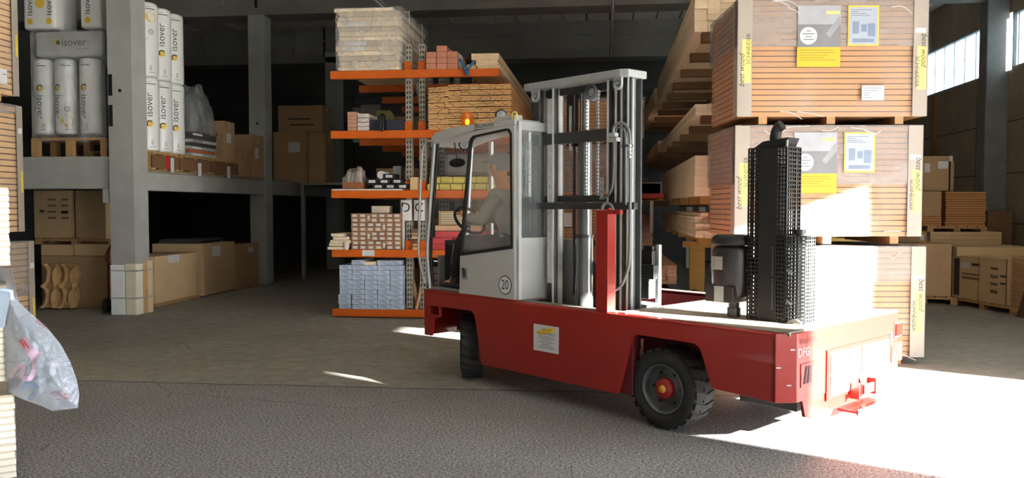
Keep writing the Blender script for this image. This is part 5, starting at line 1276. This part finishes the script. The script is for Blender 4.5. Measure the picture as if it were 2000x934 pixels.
# --- third shelf
simple('shelf_board', 'thin white board lying on the third rack shelf', 'board', (xat(649, AY), AY - .02, zs(2)), (xat(786, AY) - xat(649, AY), .5, .022), mat('white_shelf_board', (216, 210, 200), .6), bev=.002)
z2 = zs(2) + .024
t_ = carton('small brown carton with a crumpled plastic heap on it, third shelf', (xat(668, AY), AY + .02, z2), (xat(707, AY) - xat(668, AY), .35, .10), 0, mat('small_brown_carton2', (150, 96, 62), .8), tape=False)
q = MB(); vs, fs = lump(.30, .3, .24, 14, 14, 6.1); q.add(vs, fs, 0, True); o = q.build('plastic_heap', film('heap_film', .45, .9, (176, 170, 164), 6, .25), None, (xat(669, AY), AY + .03, z2 + .102)); tag(o, 'crumpled clear plastic heap on the small brown carton', 'plastic')
bl_m = lab(.185, .075).mesh('black_box', [mat('black_small_box', (30, 31, 34), .5), WHITEP, INKG])
for k, (c_, r_) in enumerate(((.5, 0), (1.5, 0), (2.5, 0), (.0, 1), (1.0, 1), (2.05, 1), (1.4, 2))):
    o = bpy.data.objects.new('black_box', bl_m); COL.objects.link(o); o.location = (xat(714, AY) + c_ * .19, AY + .03 + jit(.01), z2 + r_ * .077); o.rotation_euler.z = jit(.03)
    tag(o, 'small black box with white label, %s layer, %s' % (ORD[r_], ('at the left end', 'in the middle', 'at the right end', 'at the left end', 'left of centre', 'at the right end', 'alone on top')[k]), 'box', 'black labelled boxes on the third shelf')
q = MB(); q.cyl((0, 0, 0), (0, .3, 0), .058, 0, 24); q.cyl((0, -.002, 0), (0, .0, 0), .045, 1, 20); o = q.build('white_roll', [WHITEP, mat('roll_end', (206, 206, 208), .6)], None, (xat(743, AY), AY + .04, z2 + .214)); tag(o, 'white roll lying on the small black boxes', 'roll')
simple('grey_block', 'grey block standing behind the black boxes beside the upright', 'block', (xat(768, AY + .3), AY + .3, z2), (.13, .2, .36), GREYP)
simple('upright_carton', 'small brown carton standing between the two uprights', 'carton', (xat(800, AY), AY + .03, zs(2)), (.115, .2, .20), CARD)
YELW = mat('yellow_pack', (206, 190, 92), .55, var=.16, scale=8, bump=.2, bscale=14, rv=.06)
for r_ in range(2):
    for c_ in range(6):
        simple('yellow_pack', 'yellow wrapped pack right of the uprights, %s layer, %s from the left' % (('lower', 'upper')[r_], ORD[c_]), 'pack', (-2.66 + c_ * .18 + (.0 if r_ == 0 else .03), AY + .02 + jit(.01), zs(2) + r_ * .105), (.175, 1.6, .10), YELW, group='yellow packs on the third shelf', bev=.02)
simple('grey_film_pack', 'grey film covered pack on top of the yellow packs', 'pack', (-2.45, AY + .25, zs(2) + .212), (.75, 1.2, .36), mat('grey_film_pack', (122, 122, 120), .35, var=.3, bump=.4, bscale=9), bev=.07)
simple('yellow_batten', 'pale batten lying beside the grey film covered pack', 'batten', (-1.70, AY + .1, zs(2) + .212), (.16, 1.6, .04), TIMB2)
# right part of second and first shelf behind the cab
REDP = mat('red_film_pack', (206, 72, 78), .4, var=.12, scale=6, rv=.08)
for k in range(6):
    r_, c_ = k // 2, k % 2
    simple('red_pack', 'red wrapped pack behind the windscreen, %s layer, %s of the pair' % (ORD[r_], ('left', 'right')[c_]), 'pack', (-2.66 + c_ * .40 + (.12 if r_ == 2 else 0), AY + .03 + jit(.02), zs(1) + r_ * .095), (.38, 1.2, .09), REDP, group='red packs on the second shelf')
simple('pinkish_board_pack', 'reddish board pack lying on the red packs', 'pack', (-2.55, AY + .08, zs(1) + .287), (.7, 1.3, .08), TIMB3)
q_ = simple('printed_crate', 'dark carton with pale printed lines above the red packs', 'carton', (-2.5, AY + .1, zs(1) + .37), (.45, .8, .22), CARD2)
for k in range(5): q = MB(); q.box((.04, -.002, .03 + k * .035), (.04 + (.36, .30, .34, .28, .35)[k], 0, .05 + k * .035)); q.build('printed_line', mat('pale_print', (206, 196, 176), .7), q_)
for k in range(6):
    simple('dark_batten', 'dark wooden offcut between the two uprights, %s from the shelf' % ORD[k], 'batten', (-2.89 + jit(.01), AY + .02, zs(1) + k * .055), (.10, .8, .045), [TIMB3, CARD2, mat('dark_offcut', (120, 92, 66), .8)][k % 3], jit(.05), 'offcuts between the uprights')
for k in range(5):
    o = tag(MB().bar((0, 0, 0), (.12 * (-1) ** k, .1, .55 - .05 * k), .05, .03).build('offcut', [TIMB3, CARD2, TIMB][k % 3], None, (-2.85 + .02 * (k % 2), AY + .08 + .07 * k, zs(0) + .0)), 'leaning wooden offcut between the uprights on the lowest shelf', 'offcut', 'leaning offcuts on the lowest shelf')
for k in range(6):
    simple('dark_pack', 'dark board pack on the lowest shelf right of the uprights, %s from the shelf' % ORD[k], 'pack', (-2.62 + jit(.03), AY + .1, zs(0) + k * .11), (.95, 1.6, .10), mat('dark_board_pack', (74, 62, 52), .7, var=.3), group='dark packs behind the cab')
# --- fourth shelf
PINK = mat('pink_brick_pack', (196, 148, 128), .6, var=.16, scale=10, rv=.06)
for r_ in range(5): simple('pink_pack', 'pinkish strip pack at the left of the fourth shelf, %s from the shelf' % ORD[r_], 'pack', (xat(679, AY), AY + .02 + jit(.006), zs(3) + r_ * .058), (xat(697, AY) - xat(679, AY), .6, .055), PINK, group='pinkish packs on the fourth shelf')
for r_ in range(4): simple('white_pack', 'white film wrapped pack beside the pinkish packs, %s from the shelf' % ORD[r_], 'pack', (xat(698, AY), AY + .02 + jit(.01), zs(3) + r_ * .066), (xat(720, AY) - xat(698, AY), .5, .062), mat('white_film_pack', (206, 196, 190), .35, var=.18, scale=14, bump=.3, bscale=16), group='white packs on the fourth shelf', bev=.012)
NAVY = mat('navy_box', (40, 46, 64), .5, var=.15)
for k, (a, b_, h_) in enumerate(((721, 748, .17), (752, 787, .17))): simple('navy_box', ('dark blue box on the fourth shelf beside the white packs', 'dark blue box on the fourth shelf beside the upright')[k], 'box', (xat(a, AY), AY + .06, zs(3)), (xat(b_, AY) - xat(a, AY), .5, h_), NAVY, group='dark blue boxes on the fourth shelf')
q = MB(); q.tube([(0, 0, .2), (.03, -.02, .08), (.0, -.03, .0), (.05, -.03, -.05), (.07, -.02, .03), (.04, 0, .18)], .018, sub=2); o = q.build('black_strap', BLACK, None, (xat(743, AY), AY - .02, zs(3) + .03)); tag(o, 'black strap hanging over the front of the fourth shelf', 'strap')
simple('metal_sheet', 'grey panel leaning far back on the fourth shelf', 'panel', (xat(690, 14.2), 14.2, zs(3)), (.42, .04, .62), mat('grey_panel_paint', (118, 120, 118), .6))
q_ = simple('metal_sheet', 'wider grey panel leaning beside the green sign on the fourth shelf', 'panel', (xat(706, 14.1), 14.1, zs(3)), (.36, .04, .66), mat('grey_panel_paint', (118, 120, 118), .6))
q = MB(); q.box((0, 0, 0), (.24, .02, .30)); q.prism([(.24, 0), (.30, .06), (.30, .22), (.24, .3)], 'y', 0, .02, 0); q.cyl((.1, -.004, .18), (.1, 0, .18), .07, 1, 20); q.box((.02, -.003, .02), (.22, 0, .08), 2); o = q.build('green_sign', [mat('olive_sign', (156, 164, 100), .6, var=.2), mat('sign_dark', (70, 78, 60), .6), YELL], None, (xat(736, 13.4), 13.4, zs(3) + .17)); tag(o, 'olive green sign plate standing at the back of the fourth shelf', 'sign')
simple('dark_carton', 'dark carton carrying the olive green sign on the fourth shelf', 'carton', (xat(722, 13.4), 13.35, zs(3)), (.55, .4, .165), CARD2)
PROF = wood('profiled_pine', (216, 172, 116), 'y', rv=.12, var=.2)
x0, x1 = -2.62, -1.38; nrow = 8; bh = .074
def prof_mesh(bwid):
    pb_ = MB()
    for k in range(3):
        z = k * bh / 3; sh_ = .012 * (k % 2)
        pb_.prism([(sh_, z), (bwid - .006 + sh_, z), (bwid + .002 + sh_, z + bh / 6), (bwid - .006 + sh_, z + bh / 3 - .005), (sh_, z + bh / 3 - .005), (.006 + sh_, z + bh / 6)], 'y', jit(.015), 3.5)
        a = RND.uniform(.2, .7) * bwid; pb_.add([(a, -.02, z + .004), (a + .03, -.02, z + .012), (a + .02, -.02, z + .018), (a - .006, -.02, z + .01)], [(0, 1, 2, 3)], 1)
    return pb_.mesh('profiled_board_bundle', [PROF, mat('end_notch', (70, 44, 26), .9)])
pms = {5: [prof_mesh((x1 - x0) / 5) for _ in range(3)], 4: [prof_mesh((x1 - x0) / 4) for _ in range(3)]}
for r_ in range(nrow):
    ncol = 5 if r_ % 2 == 0 else 4; bwid = (x1 - x0) / ncol
    for c_ in range(ncol):
        o = bpy.data.objects.new('profiled_board_bundle', RND.choice(pms[ncol])); COL.objects.link(o)
        xm = (c_ + .5) / ncol; sag = -.16 * max(0, .45 - xm) ** 1.3 * (r_ / 7)
        o.location = (x0 + c_ * bwid + jit(.004), AY - .06 + jit(.012), zs(3) + r_ * (bh + .010) + sag); o.rotation_euler.y = -.10 * max(0, .5 - xm) * (r_ / 7)
        tag(o, 'profiled pine board bundle on the fourth shelf, %s layer up, %s from the left' % (ORD[r_], ORD[c_]), 'board bundle', 'profiled board bundles on the fourth shelf')
# --- top shelf
zt5 = zs(4); px0, px1 = xat(664, AY), xat(786, AY)
tb = thing('plank_bundle', 'tall film wrapped bundle of plank packs on top of the orange rack', 'plank bundle', (px0, AY - .03, zt5))
W_ = px1 - px0; z = 0
for k in range(13):
    h_ = (.05, .085, .08, .07, .075, .085, .06, .07, .075, .08, .07, .08, .05)[k]; ox = (.0, .02, .01, .0, -.03, .0, .01, .02, .0, -.01, .0, .02, -.06)[k]; w2 = W_ - (.03, .06, .03, .05, .0, .04, .03, .02, .04, .03, .05, .04, .06)[k]
    q = MB(); q.box((ox, jit(.012), z + .003), (ox + w2, 1.75, z + h_)); 
    if k in (4, 5, 9): q.box((ox + .1, -.016, z + .01), (ox + .45, -.012, z + h_ - .01), 1)
    q.build('plank_pack', [[TIMB2, mat('light_plank_pack', (214, 200, 172), .6, var=.15, scale=5), mat('grey_beige_pack', (190, 178, 156), .6, var=.15, scale=5)][k % 3], WHITEP], tb, bevel=.006); z += h_
q = MB(); vs = []; fs = []; nx, nz = 20, 13
for j in range(nz + 1):
    for i in range(nx + 1): vs.append((-.02 + (W_ + .04) * i / nx, -.045 + jit(.014), z * j / nz))
for j in range(nz):
    for i in range(nx): fs.append((j * (nx + 1) + i, j * (nx + 1) + i + 1, (j + 1) * (nx + 1) + i + 1, (j + 1) * (nx + 1) + i))
q.add(vs, fs, 0, True); vs = []
for j in range(nz + 1):
    for i in range(9): vs.append((W_ + .02 + jit(.014), -.045 + 1.83 * i / 8, z * j / nz + .01))
fs = [(j * 9 + i, j * 9 + i + 1, (j + 1) * 9 + i + 1, (j + 1) * 9 + i) for j in range(nz) for i in range(8)]
q.add(vs, fs, 0, True); q.build('plastic_wrap', film('shiny_wrap', .06, .5, (224, 224, 222), 5, .15), tb)
q = MB()
for yy in (.35, 1.25): q.box((W_ + .036, yy, 0), (W_ + .04, yy + .02, z + .02)); q.box((-.06, yy, z + .005), (W_ + .04, yy + .02, z + .009))
q.build('white_band', WHITEP, tb)
PK2 = mat('red_brown_pack', (194, 132, 106), .6, var=.15, scale=8, bump=.2, bscale=20, rv=.06)
cw = (xat(895, AY) - xat(833, AY)) / 3
for k, (c_, r_) in enumerate(((0, 0), (1, 0), (2, 0), (0, 1), (1, 1), (2, 1), (0, 2), (1, 2), (2, 2), (1, 3))):
    o = simple('strip_pack', 'red brown strip pack on the top shelf, %s column, %s from the shelf' % (('left', 'middle', 'right')[c_], ORD[r_]), 'pack', (xat(833, AY) + c_ * cw, AY + .0 + jit(.008), zt5 + r_ * .088), (cw - .005, .75, .085), PK2, group='red brown packs on the top shelf')
q = MB(); q.box((xat(895, AY) + .001, AY + .1, zt5 + .04), (xat(895, AY) + .004, AY + .4, zt5 + .25)); tag(q.build('white_sheet', WHITEP), 'white sheet stuck on the side of the red brown packs', 'sheet')
for k, (a, b_, dz, h_, y) in enumerate(((918, 972, .15, .1, 12.15), (928, 970, .05, .095, 12.1), (932, 975, .0, .045, 12.05), (908, 935, .05, .045, 12.2), (905, 930, .0, .045, 12.1))):
    simple('timber_board', ('thick timber lying topmost at the right of the top shelf', 'timber board second from the top at the right of the top shelf', 'thin board lowest at the right end of the top shelf', 'short board end beside the blue straps', 'thin board under the short board end by the blue straps')[k], 'timber', (xat(a, AY), y, zt5 + dz), (xat(b_, AY) - xat(a, AY), 5.6, h_), TIMB)
q = MB(); q.tube([(0, -.03, .14), (.06, -.04, .06), (.10, -.10, -.06), (.14, -.09, -.12), (.12, -.06, -.02), (.22, -.04, .1)], .02, sub=2); o = q.build('blue_strap', mat('blue_strap', (40, 96, 142), .6), None, (xat(899, AY), AY + .012, zt5)); tag(o, 'blue lashing strap drooping from the top shelf', 'strap')
# second bays to the right, seen stepping back over the cab
for k, (y, x, z, w2, h_, L__) in enumerate(((15.7, -1.75, zs(3) + .16, .34, .12, 3.0), (15.8, -1.66, zs(3) + .282, .30, .16, 3.0), (15.65, -2.4, zs(3) + .003, .98, .155, 3))):
    simple('timber_stack', ('reddish timber behind the curved bundles', 'pale reddish timber stepping back behind the curved bundles', 'broad low timber carrying the reddish timbers on the fourth shelf')[k], 'timber', (x, y, z), (w2, L__, h_), TIMB3)
for k, (y, l, x) in enumerate(((13.7, 1, -3.9), (13.8, 2, -3.95), (15.2, 1, -3.9), (15.1, 2, -3.8), (13.9, 3, -3.7), (15.0, 0, -3.9))):
    simple('dark_long_goods', 'dark long goods deep inside the rack, shelf %s, %s bay' % (ORD[l], ('front', 'front', 'rear', 'rear', 'front', 'rear')[k]), 'long goods', (x, y, zs(l)), (.85, 1.3, .42), CARD2)

# ================================================================== TIMBER RACK ON THE RIGHT
bx = 1.17
rackB = thing('timber_rack', 'timber rack with brown cross bearers reaching back behind the wrapped pack stack', 'rack', (0, 0, 0))
BEAR = wood('brown_bearer', (104, 74, 40), 'x', rv=.1); YB = wood('yellow_bearer', (176, 140, 66), 'x', rv=.1)
levels = [(1.18, .10, YB, 11.2), (1.74, .10, YB, 11.0), (2.80, .11, BEAR, 11.0), (3.88, .12, BEAR, 11.0)]
for li, (z, h_, mm, y0) in enumerate(levels):
    me = MB().box((0, 0, 0), (2.2, .16, h_)).mesh('bearer', mm)
    for k in range(10 if li > 1 else 5):
        o = bpy.data.objects.new('bearer', me); COL.objects.link(o); o.parent = rackB; o.location = (bx + .10, y0 + .02 + k * 1.45, z)
q = MB()
post = MB().box((0, 0, 0), (.16, .16, 6.0)).mesh('rack_post', GALV)
for k in range(5): o = bpy.data.objects.new('rack_post', post); COL.objects.link(o); o.parent = rackB; o.location = (2.25, 11.2 + k * 2.9, 0)
for z, h_, mm, y0 in levels:
    q = MB(); q.box((2.2, 11.0, z - .04), (2.45, 24.6, z)); q.build('rack_beam', ORANGE, rackB)
BEAMP = wood('planed_timber', (242, 222, 190), 'y', rv=.08, var=.12)
def timber_pack(label, x, y, z, W, L, nx, nz, bw, bh_, m_, group=None, endm=None, jy=.05):
    t = thing('timber_pack', label, 'timber pack', (x, y, z), 0, group)
    me = MB().box((0, 0, 0), (bw - .003, L, bh_ - .002)).mesh('timber', m_)
    for r_ in range(nz):
        for c_ in range(nx):
            o = bpy.data.objects.new('timber', me); COL.objects.link(o); o.parent = t; o.location = (c_ * bw + jit(.004), jit(jy), r_ * bh_)
    return t
timber_pack('long plank pack on the top bearers at the right, rising out of the frame', bx, 11.0, 4.0, 1.2, 7.5, 6, 7, .17, .075, BEAMP, 'plank packs on the top bearers', jy=.03)
timber_pack('plank pack on the top bearers behind the first, reaching further back', bx - .06, 18.7, 4.0, 1.2, 6.0, 6, 5, .17, .075, BEAMP, 'plank packs on the top bearers')
timber_pack('low plank pack with stepped ends on the middle bearers', bx + .02, 11.0, 2.91, 1.2, 7.0, 6, 3, .16, .05, TIMB2, 'plank packs on the middle bearers', jy=.06)
timber_pack('plank pack far back on the middle bearers', bx, 18.2, 2.91, 1.2, 6.5, 6, 4, .16, .06, TIMB3, 'plank packs on the middle bearers')
timber_pack('stack of thick square timbers on the yellow bearer', bx + .02, 11.0, 1.84, 1.0, 6.0, 4, 4, .20, .135, BEAMP, None, jy=.012)
timber_pack('pale planks with red painted ends on the lowest bearers', bx + .05, 11.15, 1.28, .6, 6.2, 5, 6, .11, .048, TIMB2, None, jy=.14)
RE = mat('red_end_paint', (226, 84, 62), .6)
for k in range(3): simple('red_ended_batten', 'batten with red painted end among the pale planks, %s from the left' % ORD[k], 'batten', (bx + .1 + .12 * k, 10.98, 1.572), (.10, 4.5, .045), RE if k == 1 else TIMB, jit(.02), 'battens on the pale planks')
simple('red_pack', 'red wrapped pack far back beside the square timbers', 'pack', (.62, 15.6, 1.85), (.5, 2.5, .10), RE)
simple('shelf_slab', 'dark shelf slab carrying the red wrapped pack', 'shelf', (.2, 15.4, 1.70), (1.0, 3.5, .12), mat('dark_slab', (70, 54, 40), .8))
simple('hanging_lath', 'grey curved lath hanging beside the red wrapped pack', 'lath', (.78, 14.2, 1.25), (.06, .05, .55), GREYP)
timber_pack('tall stack of dim planks far back right of the mast', .15, 16.9, .01, .8, 2.2, 6, 17, .14, .09, TIMB3)
t_ = thing('yellow_bearer_trestle', 'yellow trestle under the lowest planks behind the air filter', 'trestle', (bx + .12, 12.5, 0))
q = MB(); q.box((0, 0, .0), (.22, .12, 1.17)); q.build('post', YB, t_); q = MB(); q.box((.45, .0, 0), (.62, .12, 1.17)); q.build('post', YB, t_); q = MB(); q.box((-.1, .02, 1.08), (.7, .10, 1.17)); q.build('rail', YB, t_)
# dim planks lying on the floor below, with a blue tarpaulin
for k in range(4):
    simple('floor_plank', 'dark plank lying on the floor below the timber rack, %s from the left' % ORD[k], 'plank', (.2 + .22 * k, 11.1 + .2 * (k % 3), .02 + .0 * k), (.19, 5.2, .16 + .07 * k), mat('old_dark_plank', (104, 78, 56), .8, var=.25, stretch=(5, .5, 5)), group='dark planks on the floor below the timber rack')
q = MB(); vs, fs = lump(1.1, 1.6, .55, 24, 24, 8.2); q.add(vs, fs, 0, True); o = q.build('tarpaulin', mat('dark_blue_tarpaulin', (52, 60, 84), .45, var=.25, bump=.3, bscale=8), None, (.45, 10.75, .0), .1); tag(o, 'dark blue tarpaulin heaped on the planks behind the truck deck', 'tarpaulin')
timber_pack('pack of dim boards standing under the timber rack, behind the tarpaulin', .2, 13.2, .46, 1, 3.5, 6, 5, .16, .06, TIMB3)
# far goods between the two racks
timber_pack('far board stack just right of the mast head', .0, 19.5, 2.4, .5, 3, 4, 14, .14, .095, TIMB)
simple('rack_shelf', 'brown shelf carrying the far board stack', 'shelf', (-.3, 19.4, 2.28), (1.3, 3.2, .11), BEAR)
q_ = thing('greenish_pack', 'pale greenish wrapped pack far back between the racks', 'pack', (.35, 18.9, 1.95)); q = MB(); q.box((0, 0, 0), (.95, 2, .31)); q.build('pack_body', mat('greenish_film', (186, 180, 140), .5, var=.2, scale=6), q_, bevel=.03)
for k in range(5): q = MB(); q.box((-.003, .0 + k * .45, 0), (.953, .02 + k * .45, .312)); q.build('pack_band', TAPE, q_)
simple('yellow_rail', 'yellow shelf rail under the greenish pack far back', 'rail', (.1, 18.8, 1.83), (1.5, .12, .10), YELP)

# ================================================================== GOODS ALONG THE RIGHT WALL
def rbox(label, a, b_, z0, z1, D, m_, **kw):     # front edge from floor point a to b
    d = (Vector(b_) - Vector(a)); rz = math.atan2(d.y, d.x)
    return carton(label, (a[0], a[1], z0), (d.length, D, z1 - z0), rz, m_, **kw), d.length, z1 - z0
ga, gb2 = G(1858, 594), G(1972, 615); ga = (ga.x, ga.y); gb_ = (gb2.x, gb2.y)
zc = lambda px, py, g: CAM_H + 0
dd = math.hypot(*ga)
def ztop(px, py, gx_, gy_): r = ray(px, py); t = math.hypot(gx_, gy_) / math.hypot(r[0], r[1]); return r[2] * t + CAM_H
zt_ = ztop(1860, 497, *ga)
rz_ = math.atan2(gb_[1] - ga[1], gb_[0] - ga[0])
pallet('pallet under the big printed carton at the right wall', (ga[0], ga[1], 0), 1.52, 1.1, rz_, h=.13)
t_, W_, H_ = rbox('big printed carton with dark stripe and white label at the right wall', ga, gb_, .135, zt_, 1.1, CARD, prints=())
for nm_, u0, u1, v0, v1, mm in (('printed_stripe', .04, .14, .06, .92, PRD), ('white_label', .17, .32, .70, .84, WHITEP), ('printed_patch', .36, .50, .78, .84, PRD), ('printed_patch', .18, .50, .56, .60, PRT), ('printed_patch', .18, .50, .46, .52, PRT), ('printed_patch', .68, .80, .74, .80, PRT), ('printed_patch', .68, .80, .56, .62, PRT), ('printed_patch', .68, .80, .40, .46, PRT), ('printed_patch', .84, .94, .60, .64, PRD), ('printed_patch', .84, .94, .44, .48, PRD), ('printed_patch', .68, .80, .22, .30, PRT)):
    q = MB(); q.box((W_ * u0, -.003, H_ * v0), (W_ * u1, 0, H_ * v1)); q.build(nm_, mm, t_)
q = MB(); q.box((W_ * .475, -.004, 0), (W_ * .485, 0, H_)); q.box((W_ * .93, -.004, 0), (W_ * .945, 0, H_)); q.build('strapping_band', mat('brown_band', (130, 104, 74), .6), t_)
rr_ = Vector((gb_[0] - ga[0], gb_[1] - ga[1])).normalized()
ea = (gb_[0] + rr_.x * .02, gb_[1] + rr_.y * .02)
t_ = thing('board_stack', 'stack of thin boards right of the big printed carton', 'board stack', (ea[0], ea[1], .02), rz_)
for k in range(24): q = None
me = MB().box((0, 0, 0), (.8, 1.0, .032)).mesh('thin_board', mat('thin_board', (186, 150, 108), .8, rv=.12))
for k in range(24): o = bpy.data.objects.new('thin_board', me); COL.objects.link(o); o.parent = t_; o.location = (jit(.01), jit(.01), k * .0375)
q = MB(); q.prism([(0, 0), (.9, 0), (.9, 1.02), (.22, .62)], 'y', 0, .03); o = q.build('leaning_board', mat('dark_brown_board', (96, 70, 54), .7), None, (ea[0] - .02, ea[1] - .22, 0), rz_); tag(o, 'dark brown board leaning in front of the thin board stack', 'board')
# brown pack on its left side
a = G(1800, 588); b_ = G(1850, 596)
pallet('pallet under the plain brown carton at the right wall', (5.05, 15.0, 0), 1.05, 1.0, -.25, h=.13)
t_, W_, H_ = rbox('plain brown carton standing left of the big printed carton', (4.95, 15.05), (5.98, 14.80), .135, 1.05, .9, CARD2)
# flat packs on top
zb1 = zt_ + .005
t_, W_, H_ = rbox('low long carton lying on the big printed carton', (6.0, 14.65), (7.2, 14.58), zb1 - .02, zb1 + .14, .9, CARD)
zl0, zl1 = zat(492, 1820, 15.8), zat(453, 1820, 15.8)
t_, W_, H_ = rbox('long pale flat pack below the slatted board stack', (xat(1818, 15.8), 15.8), (xat(1958, 15.8), 15.8), zl0, zl1, 1.0, CARD, tape=False)
for k in range(4): q = MB(); q.box((0, -.003, .04 + k * .09), (W_, 0, .045 + k * .09)); q.build('pack_seam', PRT, t_)
rbox('brown base carton under the long pale flat pack', (xat(1818, 15.8), 15.82), (xat(1958, 15.8), 15.82), 0, zl0 - .003, .9, CARD2)
rbox('tipped brown carton with paper label beside the wrapped packs', (xat(1795, 15.2), 15.15), (xat(1816, 15.2), 15.3), 1.055, 1.26, .6, CARD2, prints=(('f', .02, .14, .05, .15, WHITEP),))
zp0 = zl1 + .004
pallet('pallet carrying the slatted board stack at the right wall', (xat(1806, 16.0), 15.85, zp0), xat(1922, 16.0) - xat(1806, 16.0), .95, 0, h=.10)
t_ = thing('slatted_board_stack', 'stack of orange brown boards on a pallet by the right wall', 'board stack', (xat(1843, 16.0), 15.9, zp0 + .102))
ztp = zat(374, 1850, 15.9); n = 14; ph = (ztp - zp0 - .102) / n
W_ = xat(1921, 15.9) - xat(1843, 15.9); me = MB().box((0, 0, 0), (W_, .9, ph * .78)).box((.01, .012, ph * .78), (W_ - .01, .89, ph), 1).mesh('fibre_board', [BOARD, mat('board_gap', (92, 64, 38), .9)])
for k in range(n): o = bpy.data.objects.new('fibre_board', me); COL.objects.link(o); o.parent = t_; o.location = (jit(.012), jit(.006), k * ph)
t_ = thing('slatted_board_stack', 'shorter board stack left of the orange brown stack, brown sheet on its front', 'board stack', (xat(1804, 15.8), 15.87, zp0 + .102))
W_ = xat(1842, 15.9) - xat(1804, 15.9); me = MB().box((0, 0, 0), (W_, .9, ph * .78)).box((.01, .012, ph * .78), (W_ - .01, .89, ph), 1).mesh('fibre_board', [BOARD, mat('board_gap', (92, 64, 38), .9)])
for k in range(n): o = bpy.data.objects.new('fibre_board', me); COL.objects.link(o); o.parent = t_; o.location = (jit(.006), jit(.004), k * ph)
q = MB(); q.box((0, -.02, ph * 4), (W_ * .92, -.008, ph * n)); q.build('cover_sheet', CARD2, t_)
zq0 = ztp + .01
t_, W_, H_ = rbox('tall brown panel carton with two paper notes, above the slatted boards', (xat(1802, 16.1), 16.1), (xat(1852, 16.1), 16.1), zq0, zat(305, 1820, 16.1), .5, CARD2, prints=(('f', .26, .44, .42, .56, WHITEP), ('f', .02, .12, .35, .52, WHITEP)))
q = MB(); q.box((W_ + .005, .0, 0), (W_ + .03, .03, H_ - .0)); q.build('edge_post', BLACK, t_); q = MB(); q.box((W_ + .0, -.01, H_ - .1), (W_ + .06, .0, H_ - .0)); q.build('paper_tag', WHITEP, t_)
rbox('brown carton partly hidden behind the tall panel carton', (xat(1853, 16.4), 16.4), (xat(1862, 16.4), 16.4), zq0, zat(315, 1855, 16.4), .3, CARD2)
rbox('wide brown board pack standing against the right wall under the pillar', (xat(1925, 17.0), 16.9), (7.94, 16.9), 0, zat(412, 1960, 17.0), .3, mat('brown_board_wall', (128, 98, 70), .8, var=.12))

# ================================================================== LIGHT RAILS UNDER THE ROOF
for i, (px, py, y0) in enumerate(((757, 22, 8.5), (1193, 112, 10.0))):
    e_ = G(px, py, 5.3); t_ = thing('light_rail', ('slim lamp rail under the roof above the rack, on the left', 'slim lamp rail under the roof above the mast')[i], 'lamp', (e_.x, 0, 5.3))
    q = MB(); q.box((-.035, y0, .02), (.035, e_.y, .07)); q.build('rail_body', GREYP, t_)
    q = MB(); q.cyl((0, y0 + .05, 0), (0, e_.y - .02, 0), .014, 0, 10); q.build('lamp_tube', WHITEP, t_)
    for yy in (y0 + .5, e_.y - .6): q = MB(); q.cyl((0, yy, .07), (0, yy, 1.2), .008, 0, 6); q.build('hanger', STEEL, t_)
